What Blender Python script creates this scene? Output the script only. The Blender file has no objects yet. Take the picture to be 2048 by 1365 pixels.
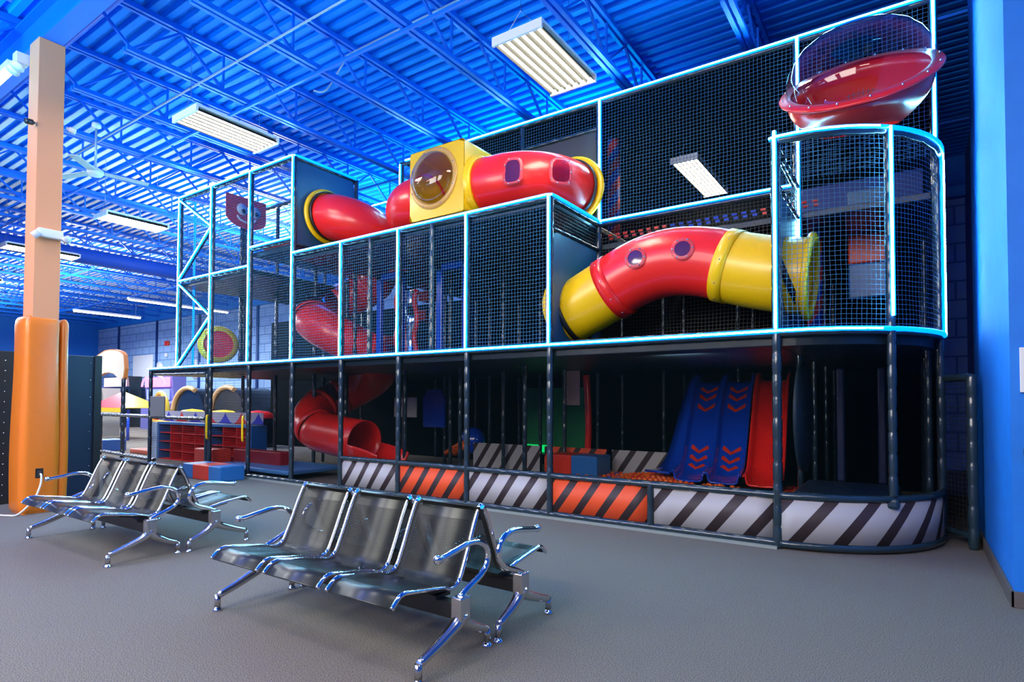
import bpy, bmesh, math, random
from mathutils import Vector, Matrix
random.seed(7)
R = math.radians
sc = bpy.context.scene
col = sc.collection

# ---------------------------------------------------------------- camera, view, world, fill
cam_d = bpy.data.cameras.new('camera'); cam = bpy.data.objects.new('camera', cam_d); col.objects.link(cam)
sc.camera = cam
YAW, PITCH, ROLL, FPX, CYPX = .5975, .0269, .0036, 1174.05, 773.34
cam_d.sensor_fit = 'HORIZONTAL'; cam_d.sensor_width = 36
cam_d.lens = 36*FPX/2048
cam_d.shift_y = (CYPX-682.5)/2048
cam_d.clip_start = .05; cam_d.clip_end = 200
fw = Vector((-math.sin(YAW)*math.cos(PITCH), math.cos(YAW)*math.cos(PITCH), math.sin(PITCH)))
rt = Vector((math.cos(YAW), math.sin(YAW), 0)); up = rt.cross(fw)
r2 = rt*math.cos(ROLL)+up*math.sin(ROLL); u2 = up*math.cos(ROLL)-rt*math.sin(ROLL)
cam.matrix_world = Matrix(((r2.x, u2.x, -fw.x, 0), (r2.y, u2.y, -fw.y, 0), (r2.z, u2.z, -fw.z, 1.4), (0, 0, 0, 1)))

sc.view_settings.view_transform = 'Standard'; sc.view_settings.look = 'None'
sc.view_settings.exposure = 0.55; sc.view_settings.gamma = 1
sc.cycles.use_denoising = True
sc.cycles.transparent_max_bounces = 40
sc.cycles.max_bounces = 8
sc.cycles.sample_clamp_indirect = 6

w = bpy.data.worlds.new('world'); sc.world = w; w.use_nodes = True
w.node_tree.nodes['Background'].inputs[0].default_value = (.50, .66, 1, 1)
w.node_tree.nodes['Background'].inputs[1].default_value = .6

TUBE_E = 42.0      # fluorescent tubes
NEON_E = 110.0       # light strips

def area(name, loc, size, energy, colr, rot=(0, 0, 0), sy=None):
    l = bpy.data.lights.new(name, 'AREA'); l.energy = energy; l.color = colr; l.size = size
    if sy: l.shape = 'RECTANGLE'; l.size_y = sy
    o = bpy.data.objects.new(name, l); col.objects.link(o); o.location = loc; o.rotation_euler = rot
    return o
# light of the ceiling fixtures that hang behind and beside the camera, and over the far hall
for i, (x, y) in enumerate([(-3.5, .6), (-8.3, .6), (.8, 1.5), (-3.5, -4), (-14, .6)]):
    area('hall_light', (x, y, 5.25), 1.25, 45, (1, .93, .80), sy=.6)
for i, (x, y) in enumerate([(-20, 3), (-26, 3), (-32, 3), (-20, 10), (-27, 11), (-33, 11)]):
    area('hall_light', (x, y, 5.0), 2.4, 430, (.93, .97, 1), sy=1)
for i, (x, y) in enumerate([(-14.5, 9), (-24.5, 8), (-34, 8)]):
    area('uplight_fill', (x, y, 4.6), 2.4, 350, (.9, .95, 1), rot=(math.pi, 0, 0), sy=1)  # added fill shining up at the far ceiling, in place of fixture spill
for i, (x, y, z) in enumerate([(-2.2, -3.5, 4.6), (-7.5, -3.5, 4.6)]):
    area('hall_light', (x, y, z), 4.0, 330, (1, .94, .84), rot=(R(52), 0, 0), sy=3)  # tilted fill added to brighten the playground front
# unseen blue area lights added to brighten the roof deck from below
for x, y, e in [(-6, 10, 120), (-11.5, 10, 80), (-9, -1, 200), (-5, 0, 50), (-15, 5, 12)]:
    area('wash_fill', (x, y, 4.2 if y < 6 else 5.75), (2.2 if y < 6 else 4.2), e*2.3, (.0, .56, 1), rot=(math.pi, 0, 0), sy=(2.2 if y < 6 else 2.4))

# ---------------------------------------------------------------- materials
MATS = {}
def mat(name, c, rough=.5, metal=0., coat=0., emis=None, es=0., spec=.5, trans=0., alpha=1.):
    if name in MATS: return MATS[name]
    m = bpy.data.materials.new(name); m.use_nodes = True
    b = m.node_tree.nodes['Principled BSDF']
    b.inputs['Base Color'].default_value = (*c, 1); b.inputs['Roughness'].default_value = rough
    b.inputs['Metallic'].default_value = metal; b.inputs['Coat Weight'].default_value = coat
    b.inputs['Coat Roughness'].default_value = .12
    b.inputs['Specular IOR Level'].default_value = spec
    b.inputs['Transmission Weight'].default_value = trans
    b.inputs['Alpha'].default_value = alpha
    if emis: b.inputs['Emission Color'].default_value = (*emis, 1); b.inputs['Emission Strength'].default_value = es
    MATS[name] = m; return m
def nodes(m): return m.node_tree.nodes, m.node_tree.links
def math_n(nt, op, a, b=None, c=None):
    n = nt.nodes.new('ShaderNodeMath'); n.operation = op
    for i, v in enumerate((a, b, c)):
        if v is None: continue
        if isinstance(v, (int, float)): n.inputs[i].default_value = v
        else: nt.links.new(v, n.inputs[i])
    return n.outputs[0]
def mixrgb(nt, f, a, b):
    n = nt.nodes.new('ShaderNodeMix'); n.data_type = 'RGBA'
    for i, v in ((0, f), (6, a), (7, b)):
        if isinstance(v, (int, float)): n.inputs[i].default_value = v
        elif isinstance(v, tuple): n.inputs[i].default_value = (*v, 1)
        else: nt.links.new(v, n.inputs[i])
    return n.outputs[2]
def bump(m, scale, strength, dist=.01, detail=2):
    nt = m.node_tree; b = nt.nodes['Principled BSDF']
    tc = nt.nodes.new('ShaderNodeTexCoord'); n = nt.nodes.new('ShaderNodeTexNoise'); n.inputs['Scale'].default_value = scale
    n.inputs['Detail'].default_value = detail; nt.links.new(tc.outputs['Object'], n.inputs['Vector'])
    bp = nt.nodes.new('ShaderNodeBump'); bp.inputs['Strength'].default_value = strength; bp.inputs['Distance'].default_value = dist
    nt.links.new(n.outputs['Fac'], bp.inputs['Height']); nt.links.new(bp.outputs[0], b.inputs['Normal'])
    return n

def speckle(name, c1, c2, scale, rough, strength=.3, scale2=3., amt2=.15):
    m = mat(name, c1, rough); nt = m.node_tree; b = nt.nodes['Principled BSDF']
    n = bump(m, scale, strength, .004, 3)
    n2 = nt.nodes.new('ShaderNodeTexNoise'); n2.inputs['Scale'].default_value = scale2; n2.inputs['Detail'].default_value = 4
    tc = nt.nodes.new('ShaderNodeTexCoord'); nt.links.new(tc.outputs['Object'], n2.inputs['Vector'])
    mr = nt.nodes.new('ShaderNodeMapRange'); mr.inputs[1].default_value = .38; mr.inputs[2].default_value = .62
    nt.links.new(n.outputs['Fac'], mr.inputs[0])
    c = mixrgb(nt, mr.outputs[0], c1, c2)
    f = math_n(nt, 'MULTIPLY', n2.outputs['Fac'], amt2*2)
    c = mixrgb(nt, f, c, tuple(v*.55 for v in c1)); nt.links.new(c, b.inputs['Base Color'])
    return m
CARPET = speckle('carpet', (.235, .205, .165), (.060, .052, .048), 160, .95, .9, 1.3, .14)
WALLBLUE = speckle('painted_blue_wall', (.001, .17, .66), (.001, .185, .70), 6, .6, .12, .8, .05)
STEELBLUE = mat('painted_blue_steel', (.002, .15, .72), .4)
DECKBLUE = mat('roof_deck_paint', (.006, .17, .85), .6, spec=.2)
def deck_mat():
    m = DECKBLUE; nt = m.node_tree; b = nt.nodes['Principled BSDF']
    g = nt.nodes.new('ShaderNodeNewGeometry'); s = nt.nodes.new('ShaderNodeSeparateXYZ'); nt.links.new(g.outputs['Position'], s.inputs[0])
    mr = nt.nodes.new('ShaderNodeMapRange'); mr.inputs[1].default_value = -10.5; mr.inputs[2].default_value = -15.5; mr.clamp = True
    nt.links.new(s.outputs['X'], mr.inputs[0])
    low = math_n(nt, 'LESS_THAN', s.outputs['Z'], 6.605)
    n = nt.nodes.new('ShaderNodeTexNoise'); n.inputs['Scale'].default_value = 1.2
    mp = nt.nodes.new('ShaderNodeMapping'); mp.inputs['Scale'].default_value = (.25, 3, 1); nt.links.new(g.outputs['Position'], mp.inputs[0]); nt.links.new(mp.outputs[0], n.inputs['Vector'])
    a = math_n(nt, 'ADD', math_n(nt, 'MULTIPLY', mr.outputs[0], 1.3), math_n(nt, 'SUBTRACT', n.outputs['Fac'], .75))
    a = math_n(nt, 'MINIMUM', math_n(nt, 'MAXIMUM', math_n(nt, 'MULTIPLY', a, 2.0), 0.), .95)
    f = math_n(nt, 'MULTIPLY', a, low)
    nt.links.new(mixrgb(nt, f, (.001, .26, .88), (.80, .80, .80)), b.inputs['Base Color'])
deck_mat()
def brick_mat():
    m = mat('painted_block_wall', (.16, .30, .58), .7); nt = m.node_tree; b = nt.nodes['Principled BSDF']
    tc = nt.nodes.new('ShaderNodeTexCoord'); br = nt.nodes.new('ShaderNodeTexBrick'); nt.links.new(tc.outputs['UV'], br.inputs['Vector'])
    br.inputs['Scale'].default_value = 1; br.inputs['Brick Width'].default_value = .8; br.inputs['Row Height'].default_value = .4
    br.inputs['Mortar Size'].default_value = .022; br.inputs['Color1'].default_value = (.30, .48, .78, 1); br.inputs['Color2'].default_value = (.25, .43, .73, 1)
    br.inputs['Mortar'].default_value = (.10, .22, .48, 1); nt.links.new(br.outputs['Color'], b.inputs['Base Color'])
    return m
BLOCK = brick_mat()
VINYL = mat('black_vinyl', (.015, .034, .050), .24, coat=.3, spec=.6); bump(VINYL, 28, .25, .01)
DARKVINYL = mat('dark_vinyl_panel', (.015, .035, .055), .35); bump(DARKVINYL, 5, .3, .02)
CHARCOAL = mat('charcoal_panel', (.05, .055, .06), .6)
RED = mat('red_moulded_plastic', (.92, .020, .014), .30, coat=.2)
REDIN = mat('red_plastic_edge', (.45, .008, .012), .3, coat=.3)
YELLOW = mat('yellow_moulded_plastic', (.98, .60, .002), .33, coat=.15)
BLUEP = mat('blue_moulded_plastic', (.006, .06, .55), .18, coat=.8)
CHROME = mat('chrome', (.82, .83, .85), .09, metal=1)
ALU = mat('polished_aluminium', (.62, .61, .61), .2, metal=1)
BLACKM = mat('black_metal', (.012, .012, .013), .4)
WHITEM = mat('white_enamel', (.8, .82, .84), .35)
ORANGEPAD = mat('tan_vinyl_padding', (.76, .19, .010), .32, coat=.2); bump(ORANGEPAD, 3, .25, .03)
ORANGEPAINT = mat('tan_paint', (.72, .30, .13), .6)
FOAMRED = mat('red_foam_vinyl', (.72, .035, .012), .35)
FOAMBLUE = mat('blue_foam_vinyl', (.02, .15, .42), .35)
CUBRED = mat('red_cubby_board', (.75, .012, .012), .4)
BALLO = mat('orange_ball_plastic', (.85, .13, .01), .25, coat=.4)
BALLR = mat('red_ball_plastic', (.65, .02, .01), .25, coat=.4)
BALLB = mat('blue_ball_plastic', (.02, .08, .5), .25, coat=.4)
STEEL = mat('bolt_steel', (.7, .7, .7), .25, metal=1)
REFL = mat('reflector_aluminium', (.014, .014, .013), .6, spec=.1)
WHITEPL = mat('white_plastic', (.75, .76, .74), .4)
SILVERPIPE = mat('galvanised_pipe', (.35, .45, .55), .4, metal=.3)
PALEWOOD = mat('pale_board', (.85, .78, .62), .5); bump(PALEWOOD, 5, .1)
ORANGEEDGE = mat('orange_edge', (.8, .25, .05), .4)
TUBEM = mat('fluorescent_tube', (1, 1, 1), .4, emis=(1, .93, .74), es=TUBE_E)
STRIPM = mat('strip_tube', (1, 1, 1), .4, emis=(1, .97, .85), es=14)
NEON = mat('light_strip_core', (.5, .8, 1), .4, emis=(.20, .70, 1.0), es=NEON_E)
NEONH = mat('light_strip_halo', (.0, .3, .9), .4, emis=(.0, .16, 1.0), es=2.4)  # glowing tube added behind each strip as its blue halo
GREENL = mat('green_lamp', (0, .3, .1), .4, emis=(.0, .6, .12), es=1.2)
SCREEN = mat('lit_arcade_panel', (.1, .05, .2), .4, emis=(.9, .25, .55), es=1.6)
SCREEN2 = mat('lit_blue_panel', (.05, .1, .4), .4, emis=(.25, .3, 1), es=1.2)

def net_mat(name, c, cell, strand, rough=.5, fill=0.):
    m = bpy.data.materials.new(name); m.use_nodes = True; nt = m.node_tree
    b = nt.nodes['Principled BSDF']; b.inputs['Base Color'].default_value = (*c, 1); b.inputs['Roughness'].default_value = rough
    out = nt.nodes['Material Output']
    tc = nt.nodes.new('ShaderNodeTexCoord'); s = nt.nodes.new('ShaderNodeSeparateXYZ'); nt.links.new(tc.outputs['UV'], s.inputs[0])
    wob = nt.nodes.new('ShaderNodeTexNoise'); wob.inputs['Scale'].default_value = 2.5; nt.links.new(tc.outputs['UV'], wob.inputs['Vector'])
    wo = math_n(nt, 'MULTIPLY', wob.outputs['Fac'], .03)
    fu = math_n(nt, 'FRACT', math_n(nt, 'DIVIDE', math_n(nt, 'ADD', s.outputs['X'], wo), cell))
    fv = math_n(nt, 'FRACT', math_n(nt, 'DIVIDE', math_n(nt, 'ADD', s.outputs['Y'], wo), cell))
    a = math_n(nt, 'MAXIMUM', math_n(nt, 'LESS_THAN', fu, strand/cell), math_n(nt, 'LESS_THAN', fv, strand/cell))
    if fill: a = math_n(nt, 'MAXIMUM', a, fill)
    t = nt.nodes.new('ShaderNodeBsdfTransparent'); mx = nt.nodes.new('ShaderNodeMixShader')
    nt.links.new(a, mx.inputs[0]); nt.links.new(t.outputs[0], mx.inputs[1]); nt.links.new(b.outputs[0], mx.inputs[2]); nt.links.new(mx.outputs[0], out.inputs[0])
    return m
NET = net_mat('knotted_netting', (.03, .14, .24), .046, .0045, .8)
NETB = net_mat('black_netting', (.008, .01, .014), .046, .0048, .6)
def flat_mesh(name, c, a):
    m = bpy.data.materials.new(name); m.use_nodes = True; nt = m.node_tree
    b = nt.nodes['Principled BSDF']; b.inputs['Base Color'].default_value = (*c, 1); b.inputs['Roughness'].default_value = .8; b.inputs['Specular IOR Level'].default_value = .05
    tc = nt.nodes.new('ShaderNodeTexCoord'); s = nt.nodes.new('ShaderNodeSeparateXYZ'); nt.links.new(tc.outputs['UV'], s.inputs[0])
    fu = math_n(nt, 'FRACT', math_n(nt, 'DIVIDE', s.outputs['X'], .009)); fv = math_n(nt, 'FRACT', math_n(nt, 'DIVIDE', s.outputs['Y'], .009))
    th = 1-math.sqrt(1-a)
    f = math_n(nt, 'MAXIMUM', math_n(nt, 'LESS_THAN', fu, th), math_n(nt, 'LESS_THAN', fv, th))
    t = nt.nodes.new('ShaderNodeBsdfTransparent'); mx = nt.nodes.new('ShaderNodeMixShader')
    nt.links.new(f, mx.inputs[0]); nt.links.new(t.outputs[0], mx.inputs[1]); nt.links.new(b.outputs[0], mx.inputs[2]); nt.links.new(mx.outputs[0], nt.nodes['Material Output'].inputs[0])
    return m
FINEMESH = flat_mesh('fine_black_mesh', (.001, .006, .008), .34)
DENSEMESH = mat('dense_black_sheet', (.003, .006, .008), .9, spec=.1)

def perf_mat():
    m = mat('perforated_black_steel', (.024, .028, .026), .33, metal=.35); nt = m.node_tree
    b = nt.nodes['Principled BSDF']; out = nt.nodes['Material Output']
    tc = nt.nodes.new('ShaderNodeTexCoord'); s = nt.nodes.new('ShaderNodeSeparateXYZ'); nt.links.new(tc.outputs['UV'], s.inputs[0])
    P = .0085
    v = math_n(nt, 'DIVIDE', s.outputs['Y'], P*.87)
    row = math_n(nt, 'FLOOR', v); odd = math_n(nt, 'MULTIPLY', math_n(nt, 'MODULO', row, 2.), .5)
    fu = math_n(nt, 'SUBTRACT', math_n(nt, 'FRACT', math_n(nt, 'ADD', math_n(nt, 'DIVIDE', s.outputs['X'], P), odd)), .5)
    fv = math_n(nt, 'MULTIPLY', math_n(nt, 'SUBTRACT', math_n(nt, 'FRACT', v), .5), .87)
    d = math_n(nt, 'ADD', math_n(nt, 'MULTIPLY', fu, fu), math_n(nt, 'MULTIPLY', fv, fv))
    hole = math_n(nt, 'LESS_THAN', d, .36**2)
    inx = math_n(nt, 'LESS_THAN', math_n(nt, 'ABSOLUTE', math_n(nt, 'SUBTRACT', s.outputs['X'], .245)), .205)
    iny = math_n(nt, 'MULTIPLY', math_n(nt, 'GREATER_THAN', s.outputs['Y'], .11), math_n(nt, 'LESS_THAN', s.outputs['Y'], .90))
    hole = math_n(nt, 'MULTIPLY', hole, math_n(nt, 'MULTIPLY', inx, iny))
    t = nt.nodes.new('ShaderNodeBsdfTransparent'); mx = nt.nodes.new('ShaderNodeMixShader')
    nt.links.new(hole, mx.inputs[0]); nt.links.new(b.outputs[0], mx.inputs[1]); nt.links.new(t.outputs[0], mx.inputs[2]); nt.links.new(mx.outputs[0], out.inputs[0])
    return m
PERF = perf_mat()
def clear_mat(name, c, a, rough=.05):
    m = bpy.data.materials.new(name); m.use_nodes = True; nt = m.node_tree
    nt.nodes.remove(nt.nodes['Principled BSDF'])
    t = nt.nodes.new('ShaderNodeBsdfTransparent'); t.inputs[0].default_value = (*c, 1)
    g = nt.nodes.new('ShaderNodeBsdfGlossy'); g.inputs['Roughness'].default_value = rough
    fr = nt.nodes.new('ShaderNodeLayerWeight'); fr.inputs[0].default_value = .5
    f = math_n(nt, 'MINIMUM', math_n(nt, 'ADD', math_n(nt, 'MULTIPLY', math_n(nt, 'POWER', fr.outputs['Facing'], 3.), .75), a+.04), 1.)
    mx = nt.nodes.new('ShaderNodeMixShader'); nt.links.new(f, mx.inputs[0]); nt.links.new(t.outputs[0], mx.inputs[1]); nt.links.new(g.outputs[0], mx.inputs[2])
    nt.links.new(mx.outputs[0], nt.nodes['Material Output'].inputs[0]); return m
CLEAR = clear_mat('clear_acrylic', (.80, .88, .96), .02)
SMOKE = clear_mat('smoked_acrylic', (.45, .35, .5), .03)
PINKCLR = mat('frosted_pink_acrylic', (.88, .10, .13), .25, alpha=.6)
WINDARK = mat('dark_window', (.09, .015, .06), .08, coat=1)
def stripe_mat(name, c1, c2, width, slant, duty):
    m = mat(name, c1, .6); nt = m.node_tree; b = nt.nodes['Principled BSDF']
    tc = nt.nodes.new('ShaderNodeTexCoord'); s = nt.nodes.new('ShaderNodeSeparateXYZ'); nt.links.new(tc.outputs['UV'], s.inputs[0])
    q = math_n(nt, 'SUBTRACT', s.outputs['X'], math_n(nt, 'MULTIPLY', s.outputs['Y'], slant))
    f = math_n(nt, 'LESS_THAN', math_n(nt, 'FRACT', math_n(nt, 'DIVIDE', q, width)), duty)
    nt.links.new(mixrgb(nt, f, c1, c2), b.inputs['Base Color']); return m
HAZW = stripe_mat('white_hazard_banner', (.43, .42, .43), (.035, .022, .025), .30, .72, .36)
HAZW2 = stripe_mat('wide_white_hazard_banner', (.43, .42, .43), (.035, .022, .025), .38, .8, .33)
HAZO = stripe_mat('orange_hazard_banner', (.82, .085, .02), (.035, .022, .025), .30, .72, .36)
REDBLUE = stripe_mat('red_blue_spiral', (.75, .04, .03), (.02, .06, .45), .32, .9, .5)
def zig_mat():
    m = mat('scalloped_banner', (.45, .45, .55), .6); nt = m.node_tree; b = nt.nodes['Principled BSDF']
    tc = nt.nodes.new('ShaderNodeTexCoord'); s = nt.nodes.new('ShaderNodeSeparateXYZ'); nt.links.new(tc.outputs['UV'], s.inputs[0])
    u = math_n(nt, 'DIVIDE', s.outputs['X'], .68); fu = math_n(nt, 'ABSOLUTE', math_n(nt, 'SUBTRACT', math_n(nt, 'FRACT', u), .5))
    hgt = math_n(nt, 'POWER', math_n(nt, 'MAXIMUM', math_n(nt, 'SUBTRACT', 1., math_n(nt, 'MULTIPLY', fu, 2.05)), 0.), 1.8)
    f = math_n(nt, 'LESS_THAN', s.outputs['Y'], math_n(nt, 'MULTIPLY', hgt, .23))
    odd = math_n(nt, 'MODULO', math_n(nt, 'FLOOR', math_n(nt, 'ADD', u, 40.)), 2.)
    nt.links.new(mixrgb(nt, f, (.42, .42, .52), mixrgb(nt, odd, (.02, .03, .5), (.7, .01, .02))), b.inputs['Base Color']); return m
ZIG = zig_mat()

# ---------------------------------------------------------------- mesh builder
class MB:
    def __init__(s): s.v = []; s.f = []; s.uv = []; s.sm = []; s.mi = []
    def quad(s, a, b, c, d, uv=None, smooth=False, mi=0):
        n = len(s.v); s.v += [tuple(a), tuple(b), tuple(c), tuple(d)]; s.f.append((n, n+1, n+2, n+3))
        s.uv.append(uv or [(0, 0), (1, 0), (1, 1), (0, 1)]); s.sm.append(smooth); s.mi.append(mi); return s
    def face(s, pts, mi=0):
        n = len(s.v); s.v += [tuple(p) for p in pts]; s.f.append(tuple(range(n, n+len(pts)))); s.uv.append([(0, 0)]*len(pts)); s.sm.append(False); s.mi.append(mi)
    def box(s, lo, hi, mi=0):
        x0, y0, z0 = lo; x1, y1, z1 = hi; n = len(s.v)
        s.v += [(x0, y0, z0), (x1, y0, z0), (x1, y1, z0), (x0, y1, z0), (x0, y0, z1), (x1, y0, z1), (x1, y1, z1), (x0, y1, z1)]
        for q in ((0, 3, 2, 1), (4, 5, 6, 7), (0, 1, 5, 4), (1, 2, 6, 5), (2, 3, 7, 6), (3, 0, 4, 7)):
            s.f.append(tuple(n+i for i in q)); s.sm.append(False); s.mi.append(mi)
            s.uv.append([(s.v[n+i][0]+s.v[n+i][1], s.v[n+i][2]) for i in q])
        return s
    def bar(s, p0, p1, wx, wz, upv=(0, 0, 1), mi=0):
        p0, p1 = Vector(p0), Vector(p1); d = (p1-p0).normalized(); u = Vector(upv)
        if abs(d.dot(u)) > .95: u = Vector((0, 1, 0))
        a = d.cross(u).normalized()*wx/2; b = a.cross(d).normalized()*wz/2; n = len(s.v)
        for p in (p0, p1):
            for q in (-a-b, a-b, a+b, -a+b): s.v.append(tuple(p+q))
        for q in ((0, 3, 2, 1), (4, 5, 6, 7), (0, 1, 5, 4), (1, 2, 6, 5), (2, 3, 7, 6), (3, 0, 4, 7)):
            s.f.append(tuple(n+i for i in q)); s.uv.append([(0, 0)]*4); s.sm.append(False); s.mi.append(mi)
        return s
    def tube(s, pts, r, seg=10, caps=True, uvr=False, mi=0, a0=0, a1=2*math.pi):
        pts = [Vector(p) for p in pts]; N = len(pts); rs = r if isinstance(r, (list, tuple)) else [r]*N
        t = [(pts[min(i+1, N-1)]-pts[max(i-1, 0)]).normalized() for i in range(N)]
        u = Vector((0, 0, 1)) if abs(t[0].z) < .9 else Vector((0, 1, 0))
        u = (u-t[0]*u.dot(t[0])).normalized(); n0 = len(s.v); L = 0; Ls = []
        full = abs(a1-a0-2*math.pi) < 1e-6; cnt = seg if full else seg+1
        for i in range(N):
            if i: L += (pts[i]-pts[i-1]).length
            Ls.append(L)
            u = (u-t[i]*u.dot(t[i])).normalized(); v = t[i].cross(u)
            for k in range(cnt):
                a = a0+(a1-a0)*k/seg; s.v.append(tuple(pts[i]+(u*math.cos(a)+v*math.sin(a))*rs[i]))
        for i in range(N-1):
            for k in range(seg):
                k2 = (k+1) % seg if full else k+1
                A = n0+i*cnt; B = A+cnt
                s.f.append((A+k, A+k2, B+k2, B+k)); s.sm.append(True); s.mi.append(mi)
                s.uv.append([(k/seg, Ls[i]), ((k+1)/seg, Ls[i]), ((k+1)/seg, Ls[i+1]), (k/seg, Ls[i+1])])
        if caps and full:
            for A, rev in ((n0, True), (n0+(N-1)*cnt, False)):
                q = [A+k for k in range(seg)];  q = q[::-1] if rev else q
                s.f.append(tuple(q)); s.uv.append([(0, 0)]*seg); s.sm.append(False); s.mi.append(mi)
        return s
    def lathe(s, c, axis, prof, seg=24, mi=0, ref=None):
        c = Vector(c); ax = Vector(axis).normalized(); u = Vector(ref) if ref else (Vector((0, 0, 1)) if abs(ax.z) < .9 else Vector((1, 0, 0)))
        u = (u-ax*u.dot(ax)).normalized(); v = ax.cross(u); n0 = len(s.v)
        for h, r in prof:
            for k in range(seg):
                a = 2*math.pi*k/seg; s.v.append(tuple(c+ax*h+(u*math.cos(a)+v*math.sin(a))*max(r, 1e-4)))
        for i in range(len(prof)-1):
            for k in range(seg):
                k2 = (k+1) % seg; A = n0+i*seg; B = A+seg
                s.f.append((A+k, A+k2, B+k2, B+k)); s.sm.append(True); s.mi.append(mi)
                s.uv.append([(k/seg, i), ((k+1)/seg, i), ((k+1)/seg, i+1), (k/seg, i+1)])
        return s
    def prism(s, poly, d, mi=0):
        d = Vector(d); P = [Vector(p) for p in poly]; Q = [p+d for p in P]; n = len(P)
        s.face(P[::-1], mi); s.face(Q, mi)
        for i in range(n): j = (i+1) % n; s.quad(P[i], P[j], Q[j], Q[i], mi=mi)
        return s
    def build(s, name, m, parent=None, bevel=0, solid=0, org=None):
        me = bpy.data.meshes.new(name)
        o = bpy.data.objects.new(name, me); col.objects.link(o)
        if org is None and parent is None and s.v:
            xs = [v[0] for v in s.v]; ys = [v[1] for v in s.v]; org = ((min(xs)+max(xs))/2, (min(ys)+max(ys))/2, min(v[2] for v in s.v))
        off = Vector(org) if org is not None else Vector((0, 0, 0))
        if parent is not None: off = off+Vector(parent.get('_o', (0, 0, 0)))
        if any(s.sm):
            mp = {}; idx = []; nv = []
            for v in s.v:
                k = (round(v[0], 5), round(v[1], 5), round(v[2], 5))
                if k not in mp: mp[k] = len(nv); nv.append(v)
                idx.append(mp[k])
            ok = [i for i, f_ in enumerate(s.f) if len(set(idx[j] for j in f_)) == len(f_)]
            s.f = [tuple(idx[j] for j in s.f[i]) for i in ok]; s.uv = [s.uv[i] for i in ok]; s.sm = [s.sm[i] for i in ok]; s.mi = [s.mi[i] for i in ok]; s.v = nv
        me.from_pydata([tuple(Vector(v)-off) for v in s.v], [], s.f)
        uvl = me.uv_layers.new(name='UVMap'); i = 0
        for q in s.uv:
            for t in q: uvl.data[i].uv = t; i += 1
        me.polygons.foreach_set('use_smooth', s.sm); me.polygons.foreach_set('material_index', s.mi)
        for mm in (m if isinstance(m, (list, tuple)) else [m]): me.materials.append(mm)
        me.update()
        if bevel: b = o.modifiers.new('bevel', 'BEVEL'); b.width = bevel; b.segments = 2; b.limit_method = 'ANGLE'
        if solid: b = o.modifiers.new('solidify', 'SOLIDIFY'); b.thickness = solid; b.offset = 0
        if parent is not None:
            o['_o'] = tuple(parent.get('_o', (0, 0, 0)))
            o.parent = parent
            if org is not None: o.location = org
        else: o.location = off
        return o
def tag(o, label, cat, group=None):
    o['label'] = label; o['category'] = cat
    if group: o['group'] = group
    return o
def thing(name, label, cat, loc=(0, 0, 0), group=None):
    o = bpy.data.objects.new(name, None); col.objects.link(o); o.location = loc; o['_o'] = tuple(loc)
    o.empty_display_size = .1
    return tag(o, label, cat, group)
def structure(o): o['kind'] = 'structure'; return o
def dup(root, loc, rotz=0, label=None):
    r = root.copy(); col.objects.link(r); r.location = loc; r.rotation_euler = (0, 0, rotz)
    if label: r['label'] = label
    for ch in list(root.children):
        c = ch.copy(); col.objects.link(c); c.parent = r
        for g in list(ch.children):
            d = g.copy(); col.objects.link(d); d.parent = c
    return r
def V(*a): return Vector(a)
def smooth_path(pts, n=8):
    P = [Vector(p) for p in pts]; out = []
    for i in range(len(P)-1):
        p0, p1, p2, p3 = P[max(i-1, 0)], P[i], P[i+1], P[min(i+2, len(P)-1)]
        for k in range(n):
            t = k/n; out.append(.5*((2*p1)+(-p0+p2)*t+(2*p0-5*p1+4*p2-p3)*t*t+(-p0+3*p1-3*p2+p3)*t**3))
    out.append(P[-1]); return out
def sleeve(mb, pts, r=.040, seg=10, step=.21):
    pts = [Vector(p) for p in pts]; out = []; rad = []
    for i in range(len(pts)-1):
        a, b = pts[i], pts[i+1]; L = (b-a).length; n = max(1, round(L/step))
        for k in range(n):
            rr = r*random.uniform(.96, 1.05)
            for t, q in ((0.0, .86), (.10, .99), (.5, 1.03), (.90, .99)):
                out.append(a.lerp(b, (k+t)/n)); rad.append(rr*q)
    out.append(pts[-1]); rad.append(r*.86)
    return mb.tube(out, rad, seg)

# ---------------------------------------------------------------- the setting
YF, YB = 6.12, 7.47
f = MB(); f.quad((-42, -8, 0), (6, -8, 0), (6, 15.6, 0), (-42, 15.6, 0)); structure(f.build('floor', CARPET))
# roof deck: corrugated along X
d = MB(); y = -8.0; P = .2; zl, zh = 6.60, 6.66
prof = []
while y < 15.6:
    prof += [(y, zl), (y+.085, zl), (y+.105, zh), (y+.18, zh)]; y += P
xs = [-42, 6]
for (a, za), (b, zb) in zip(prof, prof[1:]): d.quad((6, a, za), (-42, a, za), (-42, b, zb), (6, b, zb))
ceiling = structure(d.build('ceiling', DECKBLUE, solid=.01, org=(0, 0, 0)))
# main girder on the column line
g = MB(); g.box((-42, 2.67, 5.97), (6, 2.89, 5.99)); g.box((-42, 2.67, 6.44), (6, 2.89, 6.46)); g.box((-42, 2.77, 5.99), (6, 2.79, 6.44))
structure(g.build('girder', STEELBLUE, ceiling))
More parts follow.
